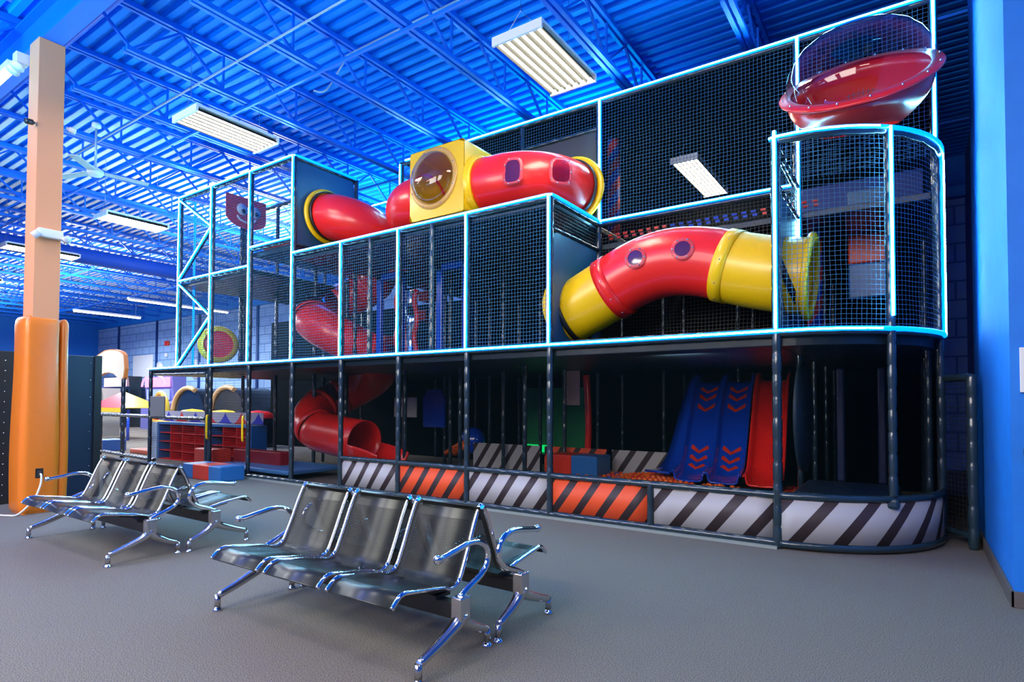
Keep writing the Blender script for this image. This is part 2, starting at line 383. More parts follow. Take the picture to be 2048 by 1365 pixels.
# bar joists
def joist_mesh():
    m = MB(); zt0, zt1, zb0, zb1 = 6.52, 6.585, 5.93, 5.99
    for sgn, ya, yb_ in ((1, 2.80, 15.4), (-1, 2.76, -8)):
        y0, y1 = (ya, yb_) if sgn > 0 else (yb_, ya)
        for dx in (-.042, .042):
            m.box((dx-.022, y0, zt0), (dx+.022, y1, zt1))
            lb0, lb1 = (ya+.55, yb_) if sgn > 0 else (yb_, ya-.55)
            m.box((dx-.026, lb0, zb0), (dx+.026, lb1, zb1))
        yy = ya; k = 0
        m.bar((0, ya+sgn*.05, zt0), (0, ya+sgn*.62, zb1), .03, .03)
        yy = ya+sgn*.62
        while abs(yy-ya) < abs(yb_-ya)-1.4:
            m.bar((0, yy, zb1), (0, yy+sgn*.62, zt0), .028, .028); m.bar((0, yy+sgn*.62, zt0), (0, yy+sgn*1.24, zb1), .034, .034)
            m.bar((0, yy+sgn*1.24, zb1), (0, yy+sgn*1.24, zt0), .026, .026)
            yy += sgn*1.24
    return m
j0 = None
for k in range(-3, 25):
    x = -1.72-1.67*k
    if j0 is None: j0 = joist_mesh().build('roof_joist', STEELBLUE, ceiling, org=(x, 0, 0)); j0.parent = ceiling
    else: c = j0.copy(); col.objects.link(c); c.location.x = x
# cross bridging and sprinkler lines
for y, z in ((5.05, 5.91), (8.4, 5.91), (11.6, 5.91)):
    mb = MB(); mb.box((-42, y-.018, z-.018), (4, y+.018, z+.018)); structure(mb.build('bridging_bar', STEELBLUE, ceiling))
# walls
wl = MB(); wl.quad((-41.5, 15.5, 0), (1.2, 15.5, 0), (1.2, 15.5, 6.7), (-41.5, 15.5, 6.7), uv=[(-41.5, 0), (1.2, 0), (1.2, 6.7), (-41.5, 6.7)])
structure(wl.build('wall_back', BLOCK))
wl = MB(); wl.box((-41.7, -8, 0), (-41.4, 15.5, 6.7)); structure(wl.build('wall_left', WALLBLUE))
wl = MB(); wl.box((.57, 5.33, 0), (6, 8.15, 6.62)); structure(wl.build('wall_right', WALLBLUE))
RECESS = mat('dark_blue_siding', (.006, .03, .13), .6)
wl = MB(); y = 8.15
while y < 15.4:
    wl.box((.98, y, 0), (1.1, y+.12, 6.62)); wl.box((1.02, y+.12, 0), (1.1, y+.24, 6.62)); y += .24
structure(wl.build('wall_right_recess', RECESS))
wl = MB(); wl.box((-41.7, -8.2, 0), (6.2, -8, 6.7)); structure(wl.build('wall_front', WALLBLUE))
wl = MB(); wl.box((6, -8, 0), (6.2, 5.3, 6.7)); structure(wl.build('wall_side', WALLBLUE))
bbm = mat('cove_base', (.10, .085, .08), .7)
bb = MB(); bb.box((.55, 5.31, 0), (.57, 8.1, .11)); structure(bb.build('baseboard_right', bbm, bevel=.004))
bb = MB(); bb.box((.55, 5.31, 0), (6, 5.33, .11)); structure(bb.build('baseboard_front', bbm, bevel=.004))
for i, (xx, lab) in enumerate([(-33.9, 0), (-29.5, 0), (-24.5, 0), (-38.5, 0), (-19.5, 0)]):
    tr = MB(); tr.box((xx-.06, 15.42, 0), (xx+.06, 15.5, 6.6)); structure(tr.build('trim_%d' % (i+1), mat('dark_blue_trim', (.004, .04, .2), .5)))
tr = MB(); tr.box((-41.4, 15.3, 5.75), (1, 15.5, 6.6)); structure(tr.build('trim_6', WALLBLUE))

# ---------------------------------------------------------------- padded column
colm = thing('padded_column', 'tall tan painted column wrapped in orange vinyl padding at its foot', 'column', (-9.15, 2.79, 0))
m = MB(); m.box((-9.30, 2.64, 0), (-8.98, 2.92, 5.97)); m.build('shaft', ORANGEPAINT, colm, bevel=.008)
m = MB()
def rbox(m, x0, x1, y0, y1, z0, z1, rc, seg=5, nz=18, top=.12):
    # rounded-corner padded tube with soft top and bottom
    ring = []
    for cx, cy, a0 in ((x1-rc, y1-rc, 0), (x0+rc, y1-rc, 90), (x0+rc, y0+rc, 180), (x1-rc, y0+rc, 270)):
        for k in range(seg+1): a = R(a0+90*k/seg); ring.append((cx, cy, math.cos(a)*rc, math.sin(a)*rc))
    n0 = len(m.v); zs = []
    for k in range(nz+1):
        t = k/nz; z = z0+(z1-z0)*t; e = min(z-z0, z1-z)
        ins = 0 if e > top else (1-math.sqrt(max(0, 1-(1-e/top)**2)))*rc*.8
        zs.append((z, ins))
    zs = sorted(set([(z0, rc*.5), (z0+.02, rc*.25), (z0+.06, 0)]+[z for z in zs if .1 < z[0]-z0 and z1-z[0] > .16]+[(z1-.12, 0), (z1-.05, rc*.12), (z1-.015, rc*.4), (z1, rc*.75)]))
    n = len(ring)
    for z, ins in zs:
        bul = .012*math.sin(z*2.3)
        for cx, cy, dx, dy in ring:
            q = 1-(ins-bul)/rc; m.v.append((cx+dx*q, cy+dy*q, z))
    for i in range(len(zs)-1):
        for k in range(n):
            A = n0+i*n; B = A+n; k2 = (k+1) % n
            m.f.append((A+k, A+k2, B+k2, B+k)); m.uv.append([(0, 0)]*4); m.sm.append(True); m.mi.append(0)
    for A in (n0, n0+(len(zs)-1)*n):
        m.f.append(tuple(A+k for k in range(n))); m.uv.append([(0, 0)]*n); m.sm.append(False); m.mi.append(0)
rbox(m, -9.40, -8.95, 2.56, 2.95, .0, 2.46, .075); m.build('padding', ORANGEPAD, colm)
m = MB(); rbox(m, -9.42, -9.0, 2.945, 3.06, .0, 2.45, .055); m.build('padding_flap', ORANGEPAD, colm)
m = MB(); m.box((-8.955, 2.70, .44), (-8.935, 2.78, .56)); ob = m.build('outlet', BLACKM, colm, bevel=.004)
m = MB(); m.box((-8.94, 2.72, .50), (-8.925, 2.76, .53)); m.box((-8.94, 2.72, .455), (-8.925, 2.76, .485)); m.build('socket', mat('socket', (.05, .05, .05), .3), ob)
m = MB(); m.tube(smooth_path([(-8.935, 2.75, .49), (-8.90, 2.75, .47), (-8.89, 2.74, .36), (-8.88, 2.69, .22), (-8.88, 2.62, .12), (-8.93, 2.53, .02), (-9.02, 2.46, .012), (-9.15, 2.42, .012), (-9.25, 2.44, .03)], 6), .011, 8)
tag(m.build('power_cord', WHITEPL), 'white power cord plugged into the outlet at the foot of the tan column', 'cord')
el = thing('emergency_light', 'white emergency light unit with two square lamp heads on the tan column', 'emergency light', (-8.95, 2.78, 3.45))
m = MB(); m.box((-8.98, 2.66, 3.44), (-8.90, 2.92, 3.55)); m.build('housing', WHITEPL, el, bevel=.012)
for yy in (2.63, 2.95):
    m = MB(); m.lathe((-8.88, yy, 3.45), (1, -.3 if yy < 2.8 else .3, -.15), [(-.05, .03), (-.04, .05), (.0, .06), (.02, .06), (.021, .0)], 4); m.build('lamp_head', mat('lens', (.55, .6, .65), .2), el)
m = MB(); m.lathe((-8.99, 2.62, 4.86), (.3, -1, -.2), [(0, .015), (.03, .015), (.03, .035), (.10, .035), (.11, .028), (.111, 0)], 14)
tag(m.build('security_camera', BLACKM), 'small black security camera on the near edge of the tan column', 'camera')
m = MB(); m.lathe((-9.05, 2.97, 4.95), (.4, 1, -.3), [(0, .015), (.03, .02), (.03, .035), (.10, .038), (.111, 0)], 14)
tag(m.build('security_camera', WHITEPL), 'small pale camera on the far side of the tan column', 'camera')
# high flood lamp and strip left of column top
fl = thing('flood_light', 'white twin flood light under the blue girder beside the column top', 'flood light', (-9.45, 2.6, 5.75))
m = MB(); m.box((-9.50, 2.52, 5.72), (-9.36, 2.66, 5.86)); m.build('housing', WHITEPL, fl, bevel=.01)
for dx in (-.1, .06):
    m = MB(); m.lathe((-9.46+dx, 2.55, 5.68), (.2, -.5, -1), [(-.06, .03), (0, .075), (.02, .08), (.025, 0)], 16); m.build('lamp_head', WHITEM, fl)

# ---------------------------------------------------------------- dark cabinets behind the column
NAVY = mat('navy_panel', (.006, .02, .05), .4)
cb = thing('equipment_cabinet', 'tall dark navy panel cabinet right behind the padded column', 'cabinet', (-10.3, 3.5, 0))
m = MB(); m.box((-10.9, 3.18, 0), (-9.9, 3.74, 2.05)); m.build('body', NAVY, cb, bevel=.01)
m = MB(); m.box((-9.9, 3.66, 0), (-9.87, 3.75, 2.06)); m.build('corner_strip', BLACKM, cb)
for z in (.2, .45, .7, .95, 1.2, 1.45, 1.7, 1.95):
    for y in (3.32, 3.62): m = MB(); m.lathe((-9.9, y, z), (1, 0, 0), [(0, .008), (.006, .006), (.007, 0)], 8); m.build('rivet', STEEL, cb)
cb = thing('equipment_cabinet', 'black riveted panel cabinet left of the padded column at the picture edge', 'cabinet', (-10.6, 2.5, 0))
m = MB(); m.box((-11.3, 2.0, 0), (-10.12, 2.84, 2.07)); m.build('body', mat('black_panel', (.012, .011, .013), .45), cb, bevel=.01)
for k in range(14): m = MB(); m.lathe((-10.12, 2.70, .12+k*.14), (1, 0, 0), [(0, .009), (.006, .007), (.007, 0)], 8); m.build('rivet', STEEL, cb)

# ---------------------------------------------------------------- play frame
PX = [-12.58, -11.34, -10.03, -8.74, -7.48, -6.21, -4.93, -3.64, -1.08]
ZT, ZD, Z2, Z5, ZM, ZN, ZR, Z3 = 5.64, 2.10, 3.945, 4.0, 3.89, 4.22, .53, 5.70
frame = thing('indoor_playground', 'huge black padded playground frame with netting and glowing blue light strips', 'playground', (-13.8, YF+.05, 0))
def post(p0, p1, name='padded_post', r=.040): m = MB(); sleeve(m, [p0, p1], r); return m.build(name, VINYL, frame)
def rail(pts, r=.038): m = MB(); sleeve(m, pts, r); return m.build('padded_rail', VINYL, frame)
def strip(pts, off=(0, -1, 0)):
    m = MB(); m.tube(pts, .0125, 6); o = m.build('light_strip', NEON, frame)
    ov = Vector(off).normalized()*.014
    m = MB(); m.tube([Vector(p)-ov for p in pts], .025, 6); m.build('strip_halo', NEONH, o)
    return o
Yp = YF+.055
def arc(z, r=1.35, cx=-1.06, cy=None, n=14, dr=0.):
    cy = YF+r if cy is None else cy
    return [(cx+(r+dr)*math.sin(R(90*k/n)), cy-(r+dr)*math.cos(R(90*k/n)), z) for k in range(n+1)]
# front posts
post((-13.77, Yp, 0), (-13.77, Yp, ZD)); post((PX[1], Yp, 0), (PX[1], Yp, ZT)); post((PX[0], Yp, ZD), (PX[0], Yp, ZT))
for i in (2, 3): post((PX[i], Yp, 0), (PX[i], Yp, ZT))
for i in (4, 5, 6, 7): post((PX[i], Yp, 0), (PX[i], Yp, Z2))
for x in (-6.84, -5.57): post((x, Yp, ZD), (x, Yp, Z2), r=.036)
post((PX[8], Yp, 0), (PX[8], Yp, Z5), r=.044)
post((-2.37, Yp, .03), (-2.37, Yp, ZR), r=.034)
CM = (-1.06+1.31*math.sin(R(44)), YF+1.35-1.31*math.cos(R(44))); CE = (.29-.04, YF+1.37)
post((CM[0], CM[1], .53), (CM[0], CM[1], Z5)); post((CE[0], CE[1], 0), (CE[0], CE[1], Z5))
# front rails
rail([(-13.77, Yp, ZD-.02), (PX[8], Yp, ZD-.02)]); rail([(PX[4], Yp, ZR-.02), (PX[8], Yp, ZR-.02)]); rail([(PX[2], Yp, .05), (PX[8], Yp, .05)])
rail([(PX[1], Yp, .14), (PX[2], Yp, .14)]); rail([(-13.77, Yp, 1.05), (PX[1]-.15, Yp, 1.05)])
rail([(PX[0], Yp, ZT-.03), (PX[3], Yp, ZT-.03)]); rail([(PX[0], Yp, ZM-.03), (PX[2], Yp, ZM-.03)]); rail([(PX[2], Yp, ZN-.03), (PX[3], Yp, ZN-.03)])
rail([(PX[3], Yp, Z2-.03), (PX[7], Yp, Z2-.03)])
for z in (ZD-.02, Z5-.03, ZR-.02, .05): rail(arc(z, dr=-.04, n=7))
# strips on the front plane
strip([(-13.8, YF, ZD), (-1.06, YF, ZD)]+arc(ZD)[1:])
def corner(z0, z1, x, yb=YF): strip([(x, yb, z0), (x, yb, z1)])
for i in (0, 1, 2, 3): corner(ZD, ZT, PX[i])
for i in (4, 5, 6, 7): corner(ZD, Z2, PX[i])
corner(ZD+.02, Z5+.06, PX[8]); strip([(CM[0]+.02, CM[1]-.055, ZD+.12), (CM[0]+.02, CM[1]-.055, Z5)]); strip([(.30, CE[1]-.03, ZD), (.30, CE[1]-.03, Z5-.12), (.295, CE[1]-.03, Z5)], (1, -1, 0))
strip([(-12.62, YF+.35, ZD), (-12.62, YF+.35, ZT)], (-1, 0, 0))
strip([(-12.62, YF+.35, ZT), (-12.66, YF+.1, ZT), (PX[0], YF, ZT), (PX[3]-.05, YF, ZT), (PX[3]+.02, YF+.03, ZT), (PX[3]+.04, YF+.10, ZT), (PX[3]+.04, YB, ZT)])
strip([(-12.62, YF+.35, ZM), (-12.66, YF+.1, ZM), (PX[0], YF, ZM), (PX[2], YF, ZM)]); strip([(PX[2], YF, ZN), (PX[3], YF, ZN)])
strip([(PX[3], YF, Z2), (PX[7]-.03, YF, Z2), (PX[7]+.03, YF+.03, Z2), (PX[7]+.04, YF+.10, Z2), (PX[7]+.04, YB-.03, Z2), (PX[7]+.09, YB-.03, Z2), (PX[8]-.1, YB-.03, Z2), (PX[8], YB-.03, Z2)])
strip([(PX[8]-.05, YF+.02, Z5), (-1.06, YF, Z5)]+arc(Z5)[1:])
for z0, z1 in ((ZD, ZM), (ZM, ZT)):     # braces of the end tower
    zm = (z0+z1)/2+.05
    for a, b in (((PX[0]+.03, YF+.01, z0+.05), (PX[1]-.04, YF+.01, zm)), ((PX[1]-.04, YF+.01, zm+.05), (PX[0]+.04, YF+.01, z1-.08))):
        strip([a, b]); m = MB(); sleeve(m, [(a[0], Yp, a[2]), (b[0], Yp, b[2])], .032); m.build('brace', VINYL, frame)
# set-back plane
YBp = YB+.05
for x, z0, z1 in ((PX[7], ZD, Z3), (PX[8], ZD, Z3), (.235, ZD, Z3), (-7.53, Z2, Z3), (-4.93, Z2, Z3), (PX[3], ZD, ZT), (-12.58, ZD, ZT)): post((x, YBp, z0), (x, YBp, z1))
rail([(-7.53, YBp, Z3-.03), (.235, YBp, Z3-.03)]); rail([(PX[7], YBp, Z2-.03), (PX[8], YBp, Z2-.03)]); rail([(PX[3], YBp, ZT-.03), (-12.58, YBp, ZT-.03)])
rail([(-4.93, YBp, 5.30), (PX[7], YBp, 5.30)])
strip([(-7.40, YB, Z3), (.235, YB, Z3)]); strip([(PX[7]+.04, YB-.01, Z2), (PX[7]+.04, YB-.01, Z3)]); strip([(PX[8]+.02, YB-.01, Z2-.7), (PX[8]+.02, YB-.01, Z3)]); strip([(.235, YB-.01, Z5+.05), (.235, YB-.01, Z3)])
strip([(-7.53, YB+.1, Z3), (-7.53, YB, Z3-.05), (-7.53, YB, 5.05)]); strip([(PX[3]+.5, YB, 5.04), (-7.75, YB, 5.04)])
# side rails
for x in (PX[7], PX[8]):
    rail([(x, Yp, Z2-.03), (x, YBp, Z2-.03)]); rail([(x, Yp, 3.55), (x, YBp, 3.55)], .034)
rail([(PX[3], Yp, ZT-.03), (PX[3], YBp, ZT-.03)]); rail([(PX[3], Yp, ZN-.12), (PX[3], YBp, ZN-.12)], .034)
rail([(PX[7], YF+.3, ZD+.04), (PX[8], YF+.3, ZD+.04)], .034)
# netting
def net(a, b, z0, z1, m=NET, name='net_panel'):
    L = math.hypot(b[0]-a[0], b[1]-a[1]); q = MB(); u0 = a[0]+a[1]
    q.quad((a[0], a[1], z0), (b[0], b[1], z0), (b[0], b[1], z1), (a[0], a[1], z1), uv=[(u0, z0), (u0+L, z0), (u0+L, z1), (u0, z1)])
    return q.build(name, m, frame)
def netarc(z0, z1, m, dr=-.04):
    a = arc(z0, dr=dr, n=18); q = MB(); L = 0
    for p, s in zip(a, a[1:]):
        l = math.dist(p, s); q.quad(p, s, (s[0], s[1], z1), (p[0], p[1], z1), uv=[(L, z0), (L+l, z0), (L+l, z1), (L, z1)], smooth=True); L += l
    return q
for i in (0, 1, 2): net((PX[i], Yp), (PX[i+1], Yp), ZD, ZT)
for i in (3, 4, 5, 6): net((PX[i], Yp), (PX[i+1], Yp), ZD, Z2)
netarc(ZD, Z5, NET).build('net_panel', NET, frame)
net((PX[7], YBp), (PX[8], YBp), ZD, Z2, NETB); net((PX[7], YBp), (PX[8], YBp), Z2, Z3); net((PX[8], YBp), (.235, YBp), Z5, Z3)
net((-7.53, YBp), (PX[7], YBp), 5.30, Z3)
net((PX[7], Yp), (PX[7], YBp), 3.55, Z2, NETB); net((PX[8], Yp), (PX[8], YBp), 3.55, Z5, NETB)
net((PX[0], Yp), (PX[0], YBp), ZD, ZT)
for i in (2, 3, 4, 5, 6): net((PX[i], Yp), (PX[i+1], Yp), .05 if i < 4 else ZR, ZD-.02, FINEMESH, 'mesh_panel')
net((PX[7], Yp), (PX[8], Yp), ZR, ZD-.02, FINEMESH, 'mesh_panel')
netarc(ZR, ZD-.02, FINEMESH).build('mesh_panel', FINEMESH, frame)
net((PX[1], Yp), (PX[2], Yp), .14, ZD-.02, NETB); net((-13.77, Yp), (PX[1]-.15, Yp), .1, 1.05, NETB)
# solid side panels with the tube mouths
def side_panel(x, z0, z1, cy, cz, rh, m=DARKVINYL, y0=None, y1=None):
    y0 = YF+.08 if y0 is None else y0; y1 = YB if y1 is None else y1; q = MB(); n = 32
    for k in range(n):
        a0, a1 = 2*math.pi*k/n, 2*math.pi*(k+1)/n
        def edge(a):
            c, s = math.cos(a), math.sin(a); t = 9
            if c > 1e-6: t = min(t, (y1-cy)/c)
            if c < -1e-6: t = min(t, (y0-cy)/c)
            if s > 1e-6: t = min(t, (z1-cz)/s)
            if s < -1e-6: t = min(t, (z0-cz)/s)
            return (x, cy+c*t, cz+s*t)
        i0 = (x, cy+rh*math.cos(a0), cz+rh*math.sin(a0)); i1 = (x, cy+rh*math.cos(a1), cz+rh*math.sin(a1))
        q.quad(i0, edge(a0), edge(a1), i1)
    return q.build('side_panel', m, frame, solid=.02)
SIDEV = mat('glow_tinted_side_panel', (.02, .10, .19), .4)  # dark vinyl with the strips' blue glow put into its colour
side_panel(PX[7]+.0, ZD, 3.55, 6.78, 2.60, .40, SIDEV); side_panel(PX[8], ZD, 3.55, 6.80, 2.73, .40, SIDEV)
side_panel(PX[3], ZN-.1, ZT, 6.80, 4.72, .42, SIDEV)
# panel behind the upper tube
q = MB(); q.box((-5.4, YBp-.01, Z2), (PX[7]-.03, YBp+.02, 5.27)); q.build('back_panel', CHARCOAL, frame)
# decks and roofs
def slab(x0, x1, y0, y1, z, t=.10, m=DARKVINYL, name='deck'):
    q = MB(); q.box((x0, y0, z-t), (x1, y1, z)); return q.build(name, m, frame, bevel=.01)
slab(-13.8, -1.08, YF+.1, 11.4, ZD-.02, .12); 
q = MB(); q.prism([(-1.08, 11.4, ZD-.14)]+[(x, y, ZD-.14) for x, y, z in arc(ZD, dr=-.09)]+[(.20, 11.4, ZD-.14)], (0, 0, .12)); q.build('deck', DARKVINYL, frame)
slab(PX[0], PX[2], YF+.1, 8.8, ZM-.05, .08); slab(PX[2], PX[3], YF+.1, 8.8, ZN-.08, .08); slab(PX[3], PX[7], YF+.1, 11.4, Z2-.03, .08)
slab(PX[7], .2, YB+.1, 11.4, Z2-.3, .08)
def roofnet(x0, x1, y0, y1, z, m=DENSEMESH):
    q = MB(); q.quad((x0, y0, z), (x1, y0, z), (x1, y1, z), (x0, y1, z), uv=[(x0, y0), (x1, y0), (x1, y1), (x0, y1)]); return q.build('roof_mesh', m, frame)
roofnet(PX[0], PX[3], YF, 8.8, ZT-.03, NETB); roofnet(-7.5, .235, YB+.05, 11.4, Z3-.03)
q = MB(); q.quad((-8.7, 11.4, 0), (.235, 11.4, 0), (.235, 11.4, Z3), (-8.7, 11.4, Z3), uv=[(-8.7, 0), (.235, 0), (.235, 5.7), (-8.7, 5.7)]); q.build('rear_mesh', DENSEMESH, frame)
q = MB(); q.quad((-17.2, 11.35, 0), (.2, 11.35, 0), (.2, 11.35, Z2), (-17.2, 11.35, Z2)); q.build('rear_panel', mat('rear_black_panel', (.003, .006, .008), .9, spec=.05), frame)
q = MB(); q.quad((.24, YB+.1, 0), (.24, 11.4, 0), (.24, 11.4, Z3), (.24, YB+.1, Z3)); q.build('end_mesh', DENSEMESH, frame)
# inner posts
for yy in (7.6, 8.85, 10.15, 11.3):
    for i, x in enumerate([-12.58]+PX[1:8]+[-2.37, PX[8], .15]):
        if yy > 8.9 and x < -10.5: continue
        if 6.3 < yy < 8.7 and -9.9 < x < -7.6 : continue
        top = ZT if x < -8.8 else (Z2 if yy > 7.7 else ZD)
        if x < -10.5 and yy > 7.7: top = ZT
        if -4.5 < x < -1.2 and 7.5 < yy < 9: continue
        post((x, yy, 0), (x, yy, top), 'inner_post', .036)
    if yy > 8:
        rail([(-8.74, yy, ZD+.02), (.15, yy, ZD+.02)], .034)
# side gate fence to the wall
rail([(CE[0]+.02, CE[1]+.02, 1.66), (.48, 7.2, 1.66)], .04); rail([(CE[0]+.02, CE[1]+.02, .12), (.48, 7.2, .12)], .034); post((.48, 7.19, 0), (.48, 7.19, 1.68), r=.045)
net((CE[0], CE[1]), (.48, 7.2), .1, 1.66, NETB)
# entrance posts and handles
post((-11.5, Yp+.02, .14), (-11.5, Yp+.02, 1.95), r=.034); rail([(-11.5, Yp, 1.95), (-13.7, Yp+.02, 1.98)], .030)
for x in (PX[1]+.03, PX[2]-.06):
    m = MB(); m.tube(smooth_path([(x, YF, 1.12), (x+.05, YF-.05, 1.10), (x+.06, YF-.06, .9), (x+.05, YF-.05, .70), (x, YF, .68)], 5), .02, 8); m.build('handle', YELLOW, frame)
base = MB(); base.box((PX[2], YF-.02, 0), (PX[8], YF+.16, .025)); base.build('floor_strip', mat('grey_strip', (.25, .3, .28), .6), frame)

# hazard banners
def banner(x0, x1, m, label, u0=0):
    q = MB(); n = 8; L = x1-x0
    for k in range(n):
        a, b = k/n, (k+1)/n
        def yy(t): return Yp+.012*math.sin(t*7+u0)
        q.quad((x0+L*a, yy(a), .085), (x0+L*b, yy(b), .085), (x0+L*b, yy(b), .475), (x0+L*a, yy(a), .475), uv=[(L*a+u0, 0), (L*b+u0, 0), (L*b+u0, .39), (L*a+u0, .39)], smooth=True)
    return tag(q.build('hazard_banner', m, solid=.004), label, 'banner')
banner(PX[4]+.045, PX[5]-.045, HAZW, 'white and black striped banner on the frame, leftmost of the striped row', .05)
banner(PX[5]+.045, PX[6]-.045, HAZO, 'orange and black striped banner right of the leftmost white one', .1)
banner(PX[6]+.045, PX[7]-.045, HAZW, 'white and black striped banner between the two orange striped banners', .2)
banner(PX[7]+.045, -2.41, HAZO, 'orange and black striped banner ending at the short stub post', .05)
banner(-2.33, PX[8]-.05, HAZW2, 'white and black striped banner below the blue double slide', .22)
q = netarc(.085, .475, HAZW, dr=-.03); tag(q.build('hazard_banner', HAZW2, solid=.004), 'white and black striped banner curving round the rounded frame corner', 'banner')
for x0, x1, m_, lab in ((-7.0, -5.5, HAZW, 'dim white striped banner on the inner rail behind the mesh, left one'), (-5.4, -4.2, HAZO, 'dim orange striped banner on the inner rail behind the mesh'), (-4.1, -3.0, HAZW, 'dim white striped banner on the inner rail beside the ball pit')):
    q = MB(); q.quad((x0, 8.97, .15), (x1, 8.97, .15), (x1, 8.97, .62), (x0, 8.97, .62), uv=[(0, 0), (x1-x0, 0), (x1-x0, .45), (0, .45)]); tag(q.build('hazard_banner', m_, solid=.004), lab, 'banner')

# ---------------------------------------------------------------- tubes
def bolts(c, ax, r, n, parent, out=.012):
    c = Vector(c); ax = Vector(ax).normalized(); u = Vector((0, 0, 1)) if abs(ax.z) < .9 else Vector((1, 0, 0)); u = (u-ax*u.dot(ax)).normalized(); v = ax.cross(u)
    for k in range(n):
        m = MB(); a = 2*math.pi*(k+.5)/n; m.lathe(c+(u*math.cos(a)+v*math.sin(a))*r, ax, [(0, .011), (out*.7, .009), (out, 0)], 8); m.build('bolt', STEEL, parent)
def flange(c, ax, r, m, parent, wdt=.10, t=.035):
    q = MB(); q.lathe(c, ax, [(-t, r), (-t, r+wdt*.8), (-t*.5, r+wdt), (t*.5, r+wdt), (t, r+wdt*.8), (t*1.2, r), (-t, r)], 40); return q.build('flange', m, parent)
def band(mb, path, i, r, t=.012, wd=2): pass
def porthole(c, nrm, r, parent, bolt_n=6, sy=1.0, glass=None):
    c = Vector(c); n = Vector(nrm).normalized()
    q = MB(); q.lathe(c, n, [(-.10, r*1.05), (-.01, r*1.45), (.006, r*1.45), (.012, r*1.38), (.012, r)], 32); o = q.build('porthole_ring', PINKCLR, parent)
    q = MB(); q.lathe(c, n, [(.004, r*1.02), (.006, r*.6), (.007, 0)], 32); q.build('porthole_glass', glass or WINDARK, o)
    bolts(c+n*.012, n, r*1.24, bolt_n, o)
    return o
TB = thing('tube_tunnel', 'large arched red tunnel tube with yellow ends between the two netted towers', 'tunnel', (-2.4, 6.8, ZD))
path = smooth_path([(-3.95, 6.80, 2.50), (-3.64, 6.80, 2.60), (-3.15, 6.80, 2.82), (-2.75, 6.80, 3.00), (-2.35, 6.80, 3.07), (-1.95, 6.80, 3.02), (-1.55, 6.80, 2.89), (-1.2, 6.80, 2.79), (-.85, 6.80, 2.72)], 6)
def seg(path, x0, x1): return [p for p in path if x0 <= p.x <= x1]
RT = .39
s1, s2, s3 = seg(path, -3.9, -3.0), seg(path, -3.22, -1.5), seg(path, -1.78, -.8)
MB().tube(s1, RT-.005, 40, False).build('tube_section', YELLOW, TB, solid=.012)
MB().tube(s2, RT, 40, False).build('tube_section', RED, TB, solid=.012)
MB().tube(s3, RT+.005, 40, False).build('tube_section', YELLOW, TB, solid=.012)
MB().tube(s2[:3], RT+.014, 40, False).build('joint_collar', RED, TB, solid=.012)
MB().tube([p for p in s3[:3]], RT+.018, 40, False).build('joint_collar', YELLOW, TB, solid=.012)
bolts(s2[1], (s2[2]-s2[0]), RT+.02, 10, TB); bolts(s3[1], (s3[2]-s3[0]), RT+.02, 10, TB)
flange((-.86, 6.8, 2.72), (1, 0, -.1), .37, YELLOW, TB, .09, .03); flange((-3.80, 6.8, 2.55), (-1, 0, -.25), .37, YELLOW, TB, .09, .03)
for x, z in ((-3.66, 2.59), (-1.06, 2.76)): MB().tube([(x-.03, 6.8, z-.01), (x+.03, 6.8, z+.01)], RT+.03, 40, False).build('clamp_ring', BLACKM, TB, solid=.02)
def on_tube(path, x, ang, r):
    i = min(range(1, len(path)-1), key=lambda k: abs(path[k].x-x)); t = (path[i+1]-path[i-1]).normalized()
    n = Vector((0, -math.cos(ang), math.sin(ang))); n = (n-t*n.dot(t)).normalized(); return path[i]+n*r, n
for x, a in ((-2.62, R(6)), (-2.05, R(8))):
    c, n = on_tube(path, x, a, RT-.004); porthole(c+n*.03+V(.0, 0, 0), n+V(.12, 0, 0), .088, TB)

UT = thing('tube_tunnel', 'short red tunnel with yellow flange leaving the right side of the left tower', 'tunnel', (-8, 6.9, Z2))
def elbow(p0, d0, p1, n=14):   # quarter turn from p0 along d0 to p1
    p0, p1 = Vector(p0), Vector(p1); d0 = Vector(d0)*((p1-p0).dot(Vector(d0))); c = p0+d0; out = []
    for k in range(n+1):
        t = math.pi/2*k/n; out.append(p1+(c-p1)*(1-math.sin(t)) + (p0-c)*(math.cos(t))) if False else out.append(p0+d0*math.sin(t)+(p1-c)*(1-math.cos(t)))
    return out
pth = smooth_path([(-8.95, 6.80, 4.73), (-8.74, 6.80, 4.72), (-8.45, 6.83, 4.68), (-8.17, 6.98, 4.58), (-7.98, 7.26, 4.44), (-7.90, 7.60, 4.28), (-7.88, 7.95, 4.14)], 4)
MB().tube(pth, .40, 40, False).build('tube_section', RED, UT, solid=.012)
flange((-8.66, 6.80, 4.72), (1, 0, 0), .39, YELLOW, UT, .10, .03)
MB().tube([(-8.62, 6.8, 4.72), (-8.56, 6.8, 4.72)], .425, 40, False).build('clamp_ring', BLACKM, UT, solid=.02)
for k in range(2, len(pth)-1):
    m = MB(); m.lathe(pth[k]+V(0, 0, .38), (0, 0, 1), [(0, .02), (.03, .018), (.038, 0)], 8); m.build('seam_bolt', RED, UT)
BX = thing('lookout_cube', 'big yellow plastic cube with clear round bubble window on the netted roof', 'playground cube', (-5.62, 6.75, Z2))
b0, b1 = V(-6.14, 6.30, 4.05), V(-5.10, 7.16, 5.09)
bm = bmesh.new(); bmesh.ops.create_cube(bm, size=1); me = bpy.data.meshes.new('cube_shell')
for v in bm.verts: v.co = Vector(((b0.x+b1.x)/2+v.co.x*(b1.x-b0.x), (b0.y+b1.y)/2+v.co.y*(b1.y-b0.y), (b0.z+b1.z)/2+v.co.z*(b1.z-b0.z)))-V(-5.62, 6.75, Z2)
